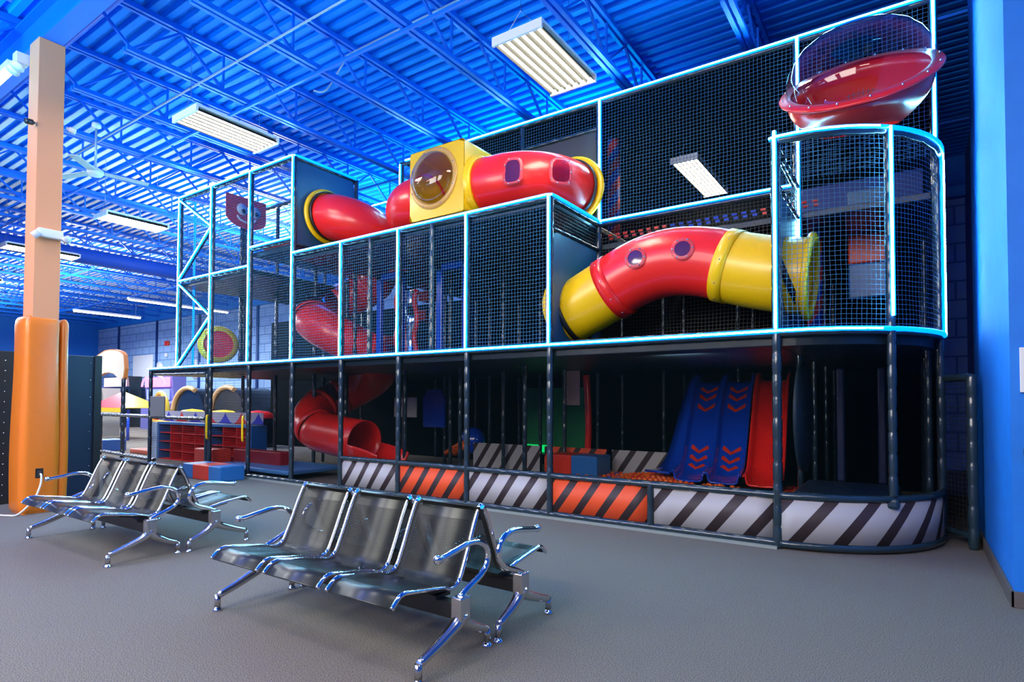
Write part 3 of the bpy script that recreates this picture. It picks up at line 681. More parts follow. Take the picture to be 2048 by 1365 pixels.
ff = [f_ for f_ in bm.faces if f_.normal.y < -.9]; bmesh.ops.delete(bm, geom=ff, context='FACES_ONLY'); bm.to_mesh(me); bm.free(); me.materials.append(YELLOW)
o = bpy.data.objects.new('cube_shell', me); col.objects.link(o); o.parent = BX
mo = o.modifiers.new('bevel', 'BEVEL'); mo.width = .05; mo.segments = 3
wc = V(-5.67, 6.30, 4.63); q = MB(); n = 40
for k in range(n):
    a0, a1 = 2*math.pi*k/n, 2*math.pi*(k+1)/n
    def ed(a):
        c, s = math.cos(a), math.sin(a); t = 9
        if c > 1e-6: t = min(t, (b1.x-.01-wc.x)/c)
        if c < -1e-6: t = min(t, (b0.x+.01-wc.x)/c)
        if s > 1e-6: t = min(t, (b1.z-.01-wc.z)/s)
        if s < -1e-6: t = min(t, (b0.z+.01-wc.z)/s)
        return (wc.x+c*t, 6.302, wc.z+s*t)
    q.quad((wc.x+.38*math.cos(a0), 6.302, wc.z+.38*math.sin(a0)), (wc.x+.38*math.cos(a1), 6.302, wc.z+.38*math.sin(a1)), ed(a1), ed(a0))
q.build('front_face', YELLOW, BX, solid=.012)
q = MB(); q.lathe(wc+V(0, -.01, 0), (0, -1, 0), [(0, .45), (.018, .44), (.022, .40), (.01, .37), (0, .37)], 44); q.build('window_frame', mat('amber_acrylic', (.75, .42, .10), .2, alpha=.85), BX)
q = MB(); q.lathe(wc+V(0, -.02, 0), (0, -1, 0), [(0, .385), (.05, .372), (.11, .33), (.16, .25), (.19, .14), (.20, 0)], 40); q.build('bubble_window', CLEAR, BX)
bolts(wc+V(0, -.03, 0), (0, -1, 0), .42, 8, BX)
q = MB(); q.lathe((-5.10, 6.72, 4.50), (1, 0, 0), [(0, .46), (.06, .44), (.09, .40), (.02, .37)], 40); q.build('side_flange', YELLOW, BX)
RTB = thing('tube_tunnel', 'red bent tunnel with two windows right of the yellow cube', 'tunnel', (-4.4, 6.9, Z2))
pth = [V(-5.08, 6.72, 4.50), V(-4.95, 6.72, 4.50)]+elbow((-4.80, 6.72, 4.49), (1, 0, 0), (-4.02, 7.46, 4.45))+[V(-4.02, 7.6, 4.45)]
MB().tube(pth, .395, 40, False).build('tube_section', RED, RTB, solid=.012)
flange((-4.02, 7.44, 4.45), (0, 1, 0), .39, YELLOW, RTB, .11, .03)
MB().tube([(-4.02, 7.33, 4.45), (-4.02, 7.38, 4.45)], .42, 40, False).build('clamp_ring', DARKVINYL, RTB, solid=.02)
def oblong(c, n, hw, hh, parent, glass=WINDARK):
    c = Vector(c); n = Vector(n).normalized(); u = V(0, 0, 1); u = (u-n*u.dot(n)).normalized(); v = u.cross(n)
    def loop(a, b, h):
        out = []
        for k in range(28):
            t = 2*math.pi*k/28; x = math.copysign(abs(math.cos(t))**.6, math.cos(t))*a; y = math.copysign(abs(math.sin(t))**.6, math.sin(t))*b
            bend = -(x*x)/(2*.40)
            out.append(c+v*x+u*y+n*(h+bend))
        return out
    A, B = loop(hw*1.32, hh*1.25, .004), loop(hw, hh, .018); q = MB()
    C = loop(hw*1.30, hh*1.23, .022)
    for k in range(28): j = (k+1) % 28; q.quad(A[k], A[j], C[j], C[k], smooth=True); q.quad(C[k], C[j], B[j], B[k], smooth=True)
    wf = q.build('window_frame', PINKCLR, parent)
    q = MB()
    D = loop(hw*1.02, hh*1.02, .012)
    for k in range(14):
        j = 27-k; q.quad(D[k], D[(k+1) % 28], D[(j) % 28] if False else D[(27-k) % 28], D[(28-k) % 28])
    q.build('window_pane', glass, wf)
    E_ = loop(hw*1.16, hh*1.13, .02)
    for k in range(0, 28, 4): q = MB(); q.lathe(E_[k], n, [(0, .012), (.01, .009), (.013, 0)], 8); q.build('bolt', STEEL, wf)
i = 6; nrm = V(-.1, -1, .02); oblong(V(-4.35, 6.385, 4.47), V(.16, -1, .05), .11, .15, RTB)
oblong(V(-3.80, 6.72, 4.46), V(.72, -.72, .05), .12, .15, RTB, SMOKE)
LTB = thing('tube_tunnel', 'red bent tunnel with a bubble window left of the yellow cube', 'tunnel', (-6.5, 6.9, Z2))
pth = [V(-6.10, 6.72, 4.50), V(-6.2, 6.72, 4.50)]+elbow((-6.25, 6.72, 4.50), (-1, 0, 0), (-6.92, 7.40, 4.48))
MB().tube(pth, .395, 36, False).build('tube_section', RED, LTB, solid=.012)
oblong(V(-6.66, 6.52, 4.5), V(-.5, -.85, .05), .11, .15, LTB, SMOKE)
pth2 = [pth[-1], V(-6.92, 7.7, 4.5)]+elbow((-6.92, 7.75, 4.5), (0, 1, 0), (-7.2, 8.1, 4.55), 6)+[V(-7.45, 8.1, 4.6)]
MB().tube(pth2, .39, 30, False).build('tube_section', RED, LTB, solid=.012)

# bubble dome on top of the curved tower
DM = thing('bubble_dome', 'huge clear bubble dome on a tilted red bowl above the curved tower', 'dome', (-.40, 7.0, Z5))
dc = V(-.42, 6.90, 4.68); dn = V(0, -.66, .75).normalized()
q = MB(); q.lathe(dc, dn, [(0, .64), (.02, .73), (.035, .735), (.05, .725), (.055, .62)], 56); q.build('rim', RED, DM)
q = MB(); q.lathe(dc+dn*.05, dn, [(0, .66), (.11, .655), (.22, .62), (.33, .55), (.42, .45), (.48, .32), (.515, .18), (.525, 0)], 56); q.build('bubble', CLEAR, DM)
q = MB(); N = 48; u = V(1, 0, 0); v = dn.cross(u); n0 = 0; rows = 10
for r_ in range(rows+1):
    t = r_/rows; ce = dc.lerp(V(-.42, 7.20, 4.32), t); rr = .655-(.30)*t**2.4; nn = dn.lerp(V(0, -.3, 1), t).normalized(); vv = nn.cross(u).normalized()
    for k in range(N): a = 2*math.pi*k/N; q.v.append(tuple(ce+(u*math.cos(a)+vv*math.sin(a))*rr))
for r_ in range(rows):
    for k in range(N):
        A = r_*N; B = A+N; j = (k+1) % N; q.f.append((A+k, A+j, B+j, B+k)); q.uv.append([(0, 0)]*4); q.sm.append(True); q.mi.append(0)
q.build('bowl', RED, DM, solid=.015)
bolts(dc+dn*.055, dn, .70, 16, DM, .02)

# ---------------------------------------------------------------- spiral slide
SP = thing('spiral_slide', 'red spiral tube slide inside the netted bays, mouth opening to the right', 'slide', (-9.2, 8.0, 0))
A0 = V(-9.60, 8.05, 0); RH = .66
def hp(th, z): return V(A0.x+RH*math.cos(R(th)), A0.y+RH*math.sin(R(th)), z)
hel = []
for k in range(0, 74):
    th = 275-10*k; hel.append(hp(th, .80+2.05*(10*k)/360))
ex = V(.995, -.06, 0)
run = [hel[0]+ex*t+V(0, 0, -.09*t) for t in (1.35, 1.1, .8, .5, .25)]
full = run+hel
secs = [(0, 6), (6, 13), (13, 17), (17, 33), (33, 44), (44, 52), (52, 60), (60, 70)]
for (a, b) in secs:
    pts = full[a:b+1]
    if len(pts) < 2: continue
    if (a, b) in ((13, 17), (44, 52)):
        MB().tube(pts, .375, 32, False, a0=R(75), a1=R(285)).build('open_trough', RED, SP, solid=.014)
        MB().tube(pts, .37, 20, False, a0=R(-75), a1=R(75)).build('clear_cover', SMOKE, SP)
        for p in pts[::1]:
            m = MB(); m.lathe(p+V(0, -.1, .33), (0, 0, 1), [(0, .02), (.03, .015), (.035, 0)], 6); m.build('cover_bolt', REDIN, SP)
    else:
        MB().tube(pts, .375, 32, False).build('tube_section', RED, SP, solid=.014)
    MB().tube(full[b:b+2] if b+1 < len(full) else full[b-1:b+1], .392, 32, False).build('joint_collar', RED, SP, solid=.01)
p = full[0]; q = MB(); ch = [p+ex*t+V(0, 0, -.09*t-.12*t*t) for t in (0, .2, .4, .6, .8)]
q.tube(ch, [.38, .38, .37, .36, .35], 20, False, a0=R(95), a1=R(265)); q.build('exit_chute', RED, SP, solid=.03)
post((A0.x, A0.y, 0), (A0.x, A0.y, 3.9), 'inner_post', .05)

# ---------------------------------------------------------------- double slide
SX0, SX1, SX2, SX3 = -2.78, -2.32, -1.86, -1.40
prof = smooth_path([(0, 8.05, .33), (0, 8.25, .34), (0, 8.55, .42), (0, 8.85, .68), (0, 9.2, 1.12), (0, 9.55, 1.52), (0, 9.85, 1.72), (0, 10.2, 1.76)], 5)
def lane(x0, x1, m, parent, hl=.13, shear=-.10, name='slide_lane'):
    q = MB(); n = 10; rows = []
    for i_, p in enumerate(prof):
        sx = shear*(p.y-8.05); row = []
        t = (prof[min(i_+1, len(prof)-1)]-prof[max(i_-1, 0)]).normalized(); nn = V(0, -t.z, t.y)
        if nn.z < 0: nn = -nn
        for s, h in ((0, hl*.75), (.015, hl), (.05, hl), (.075, hl*.6), (.10, .02), (.16, 0), (.5, -.008), (.84, 0), (.90, .02), (.925, hl*.6), (.95, hl), (.985, hl), (1, hl*.75)):
            row.append(p+V(x0+(x1-x0)*s+sx, 0, 0)+nn*h)
        rows.append(row)
    for a, b in zip(rows, rows[1:]):
        for k in range(len(a)-1): q.quad(a[k], a[k+1], b[k+1], b[k])
    bmx = q.build(name, m, parent, solid=.02)
    for p_ in bmx.data.polygons: p_.use_smooth = True
    wl_ = bmx.modifiers.new('weld', 'WELD'); bmx.modifiers.move(1, 0)
    return bmx
DS = thing('double_slide', 'blue double slide with red chevron arrows ending in the ball pit', 'slide', (-2.3, 9, 0))
lane(SX0, SX1, BLUEP, DS); lane(SX1, SX2, BLUEP, DS)
def chevron(cx, i, parent):
    p = prof[i]; t = (prof[i+1]-prof[i-1]).normalized(); nn = V(0, -t.z, t.y); nn = nn if nn.z > 0 else -nn
    c = p+V(cx-.10*(p.y-8.05), 0, 0)+nn*.008; q = MB(); X = V(1, 0, 0)
    for s in (-1, 1):
        q.quad(c-t*.05, c-t*.05+X*s*.13+t*.09, c+X*s*.13+t*.13, c+t*.0+V(0, 0, 0)) if s > 0 else q.quad(c-t*.05, c+t*.0, c+X*s*.13+t*.13, c-t*.05+X*s*.13+t*.09)
    q.build('chevron', FOAMRED, parent, solid=.004)
for cx in ((SX0+SX1)/2, (SX1+SX2)/2):
    for i in (11, 13, 15, 22, 24, 26): chevron(cx, i, DS)
q = MB(); 
wing = [tuple(p_) for p_ in smooth_path([(SX0-.02, 8.0, .42), (SX0-.02, 8.3, .44), (SX0-.05, 8.7, .66), (SX0-.10, 9.2, 1.22), (SX0-.15, 9.7, 1.74), (SX0-.19, 10.1, 1.90)], 6)]
for a, b in zip(wing, wing[1:]):
    q.quad((a[0]-.40+.03*(a[1]-8)**.5*6, a[1]+.12, a[2]+.0), (b[0]-.40+.03*(b[1]-8)**.5*6, b[1]+.12, b[2]+.0), b, a, smooth=True)
q.build('side_wing', BLUEP, DS, solid=.03)
RS = thing('red_slide', 'red plastic slide right beside the blue double slide', 'slide', (-1.6, 9, 0))
lane(SX2+.03, SX3+.05, RED, RS)
area('inner_fill', (-2.2, 6.6, 1.88), .5, 8, (1, .95, .88), rot=(R(68), 0, 0), sy=.12)  # fill added to brighten the slides, no lamp hangs here
# ball pit
bed = MB(); bed.box((-4.6, 7.6, .0), (-1.15, 8.95, .21)); tag(bed.build('pit_mat', DARKVINYL), 'dark padded bed of the ball pit under the orange balls', 'mat')
bm = bmesh.new(); bmesh.ops.create_icosphere(bm, subdivisions=2, radius=.036)
bme = bpy.data.meshes.new('ball'); 
for f_ in bm.faces: f_.smooth = True
bm.to_mesh(bme); bm.free()
mshs = []
for mm in (BALLO, BALLR, BALLB):
    c = bme.copy(); c.materials.append(mm); mshs.append(c)
cnt = 0
rr = random.Random(3)
lbl = ('small orange plastic ball lying in the ball pit', 'small red plastic ball lying in the ball pit', 'small blue plastic ball lying in the ball pit')
grp = ('orange balls in the pit', 'red balls in the pit', 'blue balls in the pit')
for r_ in range(15):
    for c_ in range(44):
        x = -4.35+c_*.076+(.038 if r_ % 2 else 0); y = 7.78+r_*.077
        hump = .09*math.exp(-((x+3.0)**2)/.25)+.05*math.exp(-((x+2.1)**2)/.1)
        if cnt >= 296: break
        if x > -1.25 or (-2.8 < x < -1.45 and y > 8.02): continue
        if rr.random() > .62: continue
        k = 0 if rr.random() < .72 else (1 if rr.random() < .85 else 2)
        b = bpy.data.objects.new('pit_ball', mshs[k]); col.objects.link(b); b.location = (x, y, .243+hump+rr.uniform(0, .004)); tag(b, lbl[k], 'ball', grp[k]); cnt += 1
hb = MB()
hb.v = []; 
nx, ny = 46, 16
for jy in range(ny+1):
    for ix in range(nx+1):
        x = -4.5+ix*3.3/nx; y = 7.62+jy*1.3/ny; hb.v.append((x, y, .21+.09*math.exp(-((x+3.0)**2)/.25)+.05*math.exp(-((x+2.1)**2)/.1)))
for jy in range(ny):
    for ix in range(nx):
        A = jy*(nx+1)+ix; hb.f.append((A, A+1, A+nx+2, A+nx+1)); hb.uv.append([(0, 0)]*4); hb.sm.append(True); hb.mi.append(0)
o = hb.build('ball_layer', mat('packed_balls', (.45, .05, .01), .3)); o['kind'] = 'stuff'; tag(o, 'packed deeper layer of orange balls filling the ball pit', 'balls')
# foam cube by the pit
fc = thing('foam_block', 'red and blue foam block inside the frame beside the ball pit', 'foam block', (-4.5, 8.5, 0))
m = MB(); m.box((-4.95, 8.25, 0), (-4.48, 8.75, .56)); m.build('red_half', FOAMRED, fc, bevel=.02); m = MB(); m.box((-4.48, 8.25, 0), (-4.02, 8.75, .56)); m.build('blue_half', FOAMBLUE, fc, bevel=.02)

# ---------------------------------------------------------------- things inside the frame
def tbox(name, label, cat, lo, hi, m, bevel=.01, group=None): q = MB(); q.box(lo, hi); return tag(q.build(name, m, bevel=bevel), label, cat, group)
# wall climbing panels in the curved tower
cp = thing('climbing_panel', 'stack of grey, red and blue padded panels seen inside the curved tower', 'panel', (-.45, 8.8, 2.1))
for z0, z1, m_ in ((2.75, 3.20, FOAMBLUE), (3.20, 3.72, FOAMRED), (3.72, 4.15, mat('grey_blue_vinyl', (.10, .20, .30), .4))):
    m = MB(); m.box((-.66, 8.7, z0), (-.24, 8.95, z1)); m.build('panel', m_, cp, bevel=.02)
tbox('padded_beam', 'wide blue padded beam high inside the curved tower', 'panel', (-1.2, 8.72, 3.75), (.15, 8.78, 4.3), mat('blue_vinyl_panel', (.01, .05, .22), .5))
m = MB(); m.tube([(-3.9, 8.6, Z2), (-3.9, 8.6, 5.6)], .10, 14, uvr=True); 
for k, q_ in enumerate(m.uv): m.uv[k] = [(u_*.64, v_) for u_, v_ in q_]
tag(m.build('striped_pole', REDBLUE), 'red and blue spiral striped padded pole behind the upper net', 'pole')
m = MB(); m.tube([(-1.0, 8.3, ZD), (-1.0, 8.3, 3.7)], .09, 14)
for k, q_ in enumerate(m.uv): m.uv[k] = [(u_*.64, v_) for u_, v_ in q_]
tag(m.build('striped_pole', REDBLUE), 'red and blue spiral striped padded pole behind the yellow tunnel flange', 'pole')
ws = thing('web_straps', 'row of short red and blue webbing straps under the upper deck edge', 'webbing', (-2.4, 8.2, 3.6))
for k in range(24):
    x = -3.6+k*.115; m = MB(); m.box((x, 7.75, 3.80), (x+.06, 7.77, 3.83)); m.box((x+.02, 7.75, 3.75), (x+.075, 7.77, 3.78)); m.build('strap', FOAMRED if (k < 8 or k > 17) else BLUEP, ws)
# blue doorway frames behind the middle net
for x, lab in ((-8.05, 'tall blue door frame behind the net right of the spiral slide'), (-6.55, 'tall blue door frame behind the net in the middle bay')):
    df = thing('door_frame', lab, 'door frame', (x, 7.7, ZD))
    for a, b in ((x-.28, x-.16), (x+.30, x+.40)):
        m = MB(); m.box((a, 7.68, ZD-.02), (b, 7.76, 3.8)); m.build('jamb', BLUEP, df, bevel=.008)
    m = MB(); m.box((x-.28, 7.68, 3.68), (x+.40, 7.76, 3.8)); m.build('lintel', BLUEP, df, bevel=.008)
# warped mirror with red edge
mr = thing('wavy_mirror', 'wavy funhouse mirror with red border behind the net', 'mirror', (-8.0, 8.1, ZD))
q = MB(); n = 24
for k in range(n):
    z0, z1 = 2.12+k*1.45/n, 2.12+(k+1)*1.45/n
    def xo(z): return -8.15+.035*math.sin(z*9)
    q.quad((xo(z0), 8.1+.03*math.sin(z0*8), z0), (xo(z0)+.42, 8.1-.02*math.sin(z0*7), z0), (xo(z1)+.42, 8.1-.02*math.sin(z1*7), z1), (xo(z1), 8.1+.03*math.sin(z1*8), z1), smooth=True)
q.build('mirror_sheet', mat('mirror', (.6, .7, .7), .12, metal=1), mr, solid=.006)
for s in (0, 1):
    q = MB(); pts = [(-8.15+.42*s+.035*math.sin(z*9)-.03+.06*s, 8.09, z) for z in [2.12+k*.1 for k in range(15)]]; q.tube(pts, .05, 8); q.build('red_border', RED, mr)
# red scramble panels inside
for k, (x, y, z) in enumerate([(-9.9, 9.4, 2.3), (-9.5, 9.4, 2.2), (-10.2, 9.4, 2.7), (-8.9, 9.4, 3.6), (-8.6, 9.0, 3.1)]):
    tbox('foam_stepper', ['low red foam step left of the spiral slide base', 'lower red foam step under the spiral slide', 'middle red foam step left of the spiral slide', 'high red foam step behind the spiral slide top', 'red foam step right behind the spiral slide'][k], 'foam block', (x, y, z), (x+.3, y+.3, z+.22), FOAMRED, .02)
for (x, y, z0, z1, lab) in ((-5.2, 9.2, 2.1, 3.6, 'slim red post pad behind the net of the widest bay'), (-4.9, 9.6, 0, 1.9, 'dark red hanging pad behind the lower mesh')):
    q = MB(); q.tube(smooth_path([(x, y, z0), (x+.05, y, (z0+z1)/2), (x, y, z1)], 6), .06, 10); tag(q.build('punch_pad', RED), lab, 'pad')
for k, x in enumerate((-1.9+1.1, -.35)):
    tbox('hanging_pad', ['blue hanging padded column inside the lower curved bay, left one', 'blue hanging padded column inside the lower curved bay, right one'][k], 'pad', (x, 8.6, .4), (x+.09, 8.7, 1.85), mat('navy_vinyl', (.01, .02, .10), .5), .02)
q = MB(); q.lathe((-1.0, 7.3, 1.25), (1, 0, 0), [(-.02, .0), (-.02, .62), (.02, .62), (.02, 0)], 28); tag(q.build('round_flap', mat('slate_vinyl', (.03, .06, .09), .5)), 'slate blue round padded flap right of the big slide', 'flap')
tbox('curve_mat', 'dark blue padded mat inside the curved lower bay', 'mat', (-1.0, YF+.35, .42), (-.1, 7.6, .52), mat('blue_black_mat', (.01, .03, .06), .4), .03)
gl = thing('green_lamp_box', 'green glowing light box deep inside the lower frame', 'light', (-6.0, 10.4, 0))
m = MB(); m.box((-6.9, 10.6, .35), (-6.2, 10.62, .5)); m.build('glow_panel', GREENL, gl)
m = MB(); m.box((-6.95, 10.62, .3), (-5.4, 10.7, 1.7)); m.build('back_board', mat('green_board', (.01, .25, .08), .5), gl)
for k, (x, z, h, lab) in enumerate(((-8.9, .85, .55, 'blue arched play panel behind the lower mesh right of the slide mouth'),)):
    q = MB(); poly = [(x, 9.6, z), (x+.62, 9.6, z), (x+.62, 9.6, z+.62), (x+.5, 9.6, z+.82), (x+.12, 9.6, z+.82), (x, 9.6, z+.62)]; q.prism(poly, (0, .04, 0)); tag(q.build('activity_board', BLUEP), lab, 'board')
q = MB(); q.lathe((-7.35, 9.4, .62), (0, -1, 0), [(-.2, 0), (-.18, .2), (0, .28), (.18, .2), (.2, 0)], 20); tag(q.build('blue_ball', BLUEP), 'large blue ball toy inside the lower bay behind the mesh', 'ball')
for k in range(3):
    q = MB(); q.tube([(-7.9+.12*k, 9.2, .35), (-7.45+.08*k, 9.2, .60)], .05, 10); tag(q.build('orange_roller', BALLO), ['leftmost of three orange rollers beside the big blue ball', 'middle of three orange rollers beside the big blue ball', 'rightmost of three orange rollers beside the big blue ball'][k], 'roller')
tbox('notice_board', 'small white notice board inside the lower frame behind the slide mouth', 'sign', (-9.9, 9.7, 1.05), (-9.2, 9.73, 1.5), WHITEPL, .004)
tbox('notice_board', 'small pale notice hanging beside the post above the foam block', 'sign', (-5.0, 9.0, 1.35), (-4.72, 9.02, 1.95), mat('pinkish_sheet', (.45, .3, .32), .6), .004)
# face panel (in the X = -11.34 plane)
fp = thing('smiling_face_panel', 'red hanging panel with a smiling face high in the left tower', 'panel', (-11.34, 6.87, 4.97))
poly = [(-11.34, 6.42, 5.60), (-11.34, 7.30, 5.60), (-11.34, 7.30, 5.18)]+[(-11.34, 6.86+.44*math.cos(R(a)), 5.18-.22*math.sin(R(a))) for a in range(15, 180, 15)]+[(-11.34, 6.42, 5.18)]
q = MB(); q.prism(poly, (.02, 0, 0)); q.build('panel', mat('pinkish_red_vinyl', (.70, .06, .09), .5), fp)
WH = mat('white_print', (.75, .78, .8), .5); DK = mat('dark_print', (.02, .03, .05), .5)
for yy in (6.76, 7.05):
    q = MB(); q.lathe((-11.315, yy, 5.34), (1, 0, 0), [(0, .12), (.004, .12), (.004, 0)], 24); e = q.build('eye', WH, fp)
    q = MB(); q.lathe((-11.308, yy+.03, 5.31), (1, 0, 0), [(0, .045), (.004, .045), (.004, 0)], 16); q.build('pupil', DK, fp)
q = MB(); q.tube([(-11.312, 6.86+.2*math.cos(R(a)), 5.20-.11*math.sin(R(a))) for a in range(0, 181, 15)], .022, 6); q.build('smile', WH, fp)
# pink pad behind the strip
tbox('foam_bar', 'pink red padded bar lying on the deck edge of the left tower', 'pad', (PX[2]+.05, YF+.25, ZN), (PX[3]-.05, YF+.33, ZN+.09), FOAMRED, .02)
# yellow round window with red centre
yw = thing('round_toy_window', 'yellow ringed round window with red centre low in the left tower', 'window', (-13.5, 7.5, 2.35))
q = MB(); q.lathe((-12.92, 7.2, 2.68), (.88, -.48, 0), [(-.1, .30), (-.1, .40), (0, .42), (.1, .40), (.1, .30)], 36); q.build('ring', YELLOW, yw)
q = MB(); q.lathe((-12.92, 7.2, 2.68), (.88, -.48, 0), [(0, .31), (.02, .2), (.03, 0)], 36); q.build('centre', RED, yw)

# ---------------------------------------------------------------- left lower area
st = thing('foam_step', 'low foam step with blue, orange and blue sections at the frame entrance', 'foam block', (-10.3, 5.8, 0))
for x0, x1, m_ in ((-11.1, -10.75, FOAMBLUE), (-10.75, -10.22, FOAMRED), (-10.22, -9.83, FOAMBLUE)):
    m = MB(); m.box((x0, 5.55, 0), (x1, 6.0, .26)); m.build('section', m_, st, bevel=.015)
tbox('foam_block', 'tall red foam block behind the striped foam step', 'foam block', (-12.25, 6.35, 0), (-11.55, 6.75, .43), FOAMRED, .02)
tbox('foam_bench', 'long low red padded bench behind the entrance net', 'bench', (-11.5, 6.75, 0), (-9.9, 7.0, .43), mat('dark_red_vinyl', (.35, .01, .015), .4), .02)
tbox('floor_mat', 'light blue padded floor mat behind the entrance net', 'mat', (-11.4, 6.3, 0.1), (-9.0, 7.5, .18), mat('light_blue_mat', (.08, .28, .6), .4), .02)
cu = thing('shoe_cubby', 'red shoe cubby shelf with blue frame behind the foam blocks', 'shelf', (-13, 7, 0))
def cubby(x0, x1, y0, nx, nz, z1, parent):
    dx = (x1-x0)/nx; dz = z1/nz
    m = MB(); m.box((x0-.05, y0, 0), (x0, y0+.35, z1+.05)); m.box((x1, y0, 0), (x1+.05, y0+.35, z1+.05)); m.box((x0, y0, z1), (x1, y0+.35, z1+.05)); m.build('frame', FOAMBLUE, parent)
    for k in range(1, nx): m = MB(); m.box((x0+k*dx-.008, y0+.01, 0), (x0+k*dx+.008, y0+.34, z1)); m.build('divider', CUBRED, parent)
    for k in range(nz): m = MB(); m.box((x0, y0+.01, k*dz), (x1, y0+.34, k*dz+.016)); m.build('shelf_board', CUBRED, parent)
    m = MB(); m.box((x0, y0+.335, 0), (x1, y0+.345, z1)); m.build('back_board', CUBRED, parent)
cubby(-15.15, -12.95, 7.0, 4, 4, .84, cu); cubby(-12.85, -11.3, 7.0, 3, 4, .84, cu)
m = MB(); m.box((-15.48, 6.98, 0), (-15.21, 7.05, .88)); m.build('side_panel', mat('grey_blue_vinyl2', (.35, .45, .6), .5), cu)
q = MB(); q.quad((-15.2, 7.1, .92), (-11.0, 7.1, .92), (-11.0, 7.1, 1.16), (-15.2, 7.1, 1.16), uv=[(0, 0), (4.6, 0), (4.6, .24), (0, .24)]); tag(q.build('scalloped_banner', ZIG, solid=.01), 'grey banner with red and blue pointed scallops above the cubby shelf', 'banner')
tbox('grey_sign', 'plain grey square pad hung on the entrance rail', 'sign', (-13.66, YF+.0, 1.06), (-13.05, YF+.03, 1.50), mat('grey_pad', (.16, .17, .18), .6), .01)
# toddler fence with posts and shield top
tf = thing('toddler_fence', 'black padded fence section left of the frame corner', 'fence', (-15.5, 6.6, 0))
for x, z1 in ((-16.17, 1.95), (-17.9, 1.95), (-17.45, 1.1)):
    m = MB(); sleeve(m, [(x, 6.62, 0), (x, 6.62, z1)], .05); m.build('post', VINYL, tf)
for z in (1.05, .1): m = MB(); sleeve(m, [(-17.6, 6.62, z), (-13.82, 6.3, z)], .042); m.build('rail', VINYL, tf)
q = MB(); q.quad((-17.6, 6.62, .1), (-13.82, 6.3, .1), (-13.82, 6.3, 1.05), (-17.6, 6.62, 1.05), uv=[(0, 0), (3.8, 0), (3.8, 1), (0, 1)]); q.build('net', NETB, tf)
sh = thing('arched_top_board', 'cream arched board with orange edge on top of the fence posts', 'board', (-17, 6.6, 1.9))
top = [(-17.95, 6.62, 2.0), (-17.95, 6.62, 2.55)]+[(-17.0+.85*math.cos(R(a)), 6.62, 2.50+.22*math.sin(R(a))) for a in (110, 90, 70, 50, 30, 10)]+[(-16.1, 6.62, 2.2), (-16.15, 6.62, 1.98), (-16.25, 6.62, 1.90), (-16.45, 6.62, 1.95)]+[(-17.1+.6*math.cos(R(a)), 6.62, 1.92+.2*math.sin(R(a))) for a in (20, 50, 80, 110, 140)]
q = MB(); q.prism(top, (0, .08, 0)); q.build('edge', ORANGEEDGE, sh)
c_ = sum((Vector(p) for p in top), Vector())/len(top)
q = MB(); q.prism([c_+(Vector(p)-c_)*.94+V(0, -.01, 0) for p in top], (0, .009, 0)); q.build('face', PALEWOOD, sh)
rg = thing('toddler_ring', 'big upright red and yellow padded ring behind the fence', 'play ring', (-18, 8.3, 0))
for rr_, m_, dy in ((.98, YELLOW, 0), (.88, RED, .05)):
    q = MB(); q.tube([(-17.9+rr_*math.cos(R(a)), 8.3+dy-.25*math.cos(R(a)), .80+rr_*.85*math.sin(R(a))) for a in range(0, 361, 12)], .07, 8, False); q.build('ring', m_, rg)
for z in (.35, .8): q = MB(); q.tube([(-18.9, 8.5, z), (-16.9, 8.1, z)], .05, 8); q.build('rung', YELLOW, rg)
tbox('foam_step', 'flat orange red foam ramp in front of the padded ring', 'foam block', (-17.4, 7.3, 0), (-15.8, 8.0, .12), mat('orange_red_vinyl', (.6, .10, .04), .4), .03)
tbox('foam_block', 'red and grey foam block low beside the navy cabinet', 'foam block', (-19.0, 7.0, 0), (-18.3, 7.6, .32), FOAMBLUE, .02)

# arcade machines in the far hall
def arc_shell(name, label, cx, cy, r, h, wd, body, trimm):
    t = thing(name, label, 'arcade machine', (cx, cy, 0))
    poly = [(cx-r, cy, 0)]+[(cx+r*math.cos(R(a)), cy, h-r*.9+r*.9*math.sin(R(a))) for a in range(170, 5, -12)]+[(cx+r, cy, 0)]
    q = MB(); q.prism(poly, (0, wd, 0)); q.build('body', body, t)
    q = MB(); q.tube([(cx+r*1.01*math.cos(R(a)), cy-.03, h-r*.9+r*.91*math.sin(R(a))) for a in range(175, 60, -8)], .10, 8); q.build('trim', trimm, t)
    m = MB(); m.box((cx-r*.6, cy-.03, h*.25), (cx+r*.5, cy, h*.4)); m.build('panel', CHROME if False else BLACKM, t)
    return t
BLK = mat('glossy_black_shell', (.008, .012, .016), .2, coat=.5)
arc_shell('arcade_pod', 'black domed arcade pod, left one of two beneath the block wall', -25.6, 13.0, 1.25, 1.95, 1.6, BLK, mat('mottled_gold', (.5, .3, .12), .4))
arc_shell('arcade_pod', 'black domed arcade pod, right one partly behind the entrance post', -22.6, 13.0, 1.15, 1.95, 1.6, BLK, mat('mottled_gold2', (.55, .33, .15), .4))
def cab(name, label, x, y, wd, h, body, scr, top=None):
    t = thing(name, label, 'arcade machine', (x, y, 0))
    m = MB(); m.prism([(x, y, 0), (x, y, h*.45), (x, y+.25, h*.55), (x, y+.15, h), (x, y+.8, h), (x, y+.8, 0)], (wd, 0, 0)); m.build('body', body, t)
    m = MB(); m.box((x+.06*wd, y+.10, h*.80), (x+.94*wd, y+.14, h*.98)); m.build('marquee', scr, t)
    m = MB(); m.box((x+.1*wd, y+.14, h*.56), (x+.9*wd, y+.18, h*.76)); m.build('screen', BLK if top is None else top, t)
    return t
cab('basketball_arcade', 'basketball arcade game with pink lit arches below the white board', -32.0, 13.9, 2.8, 2.6, mat('purple_cabinet', (.12, .12, .35), .5), SCREEN, SCREEN2)
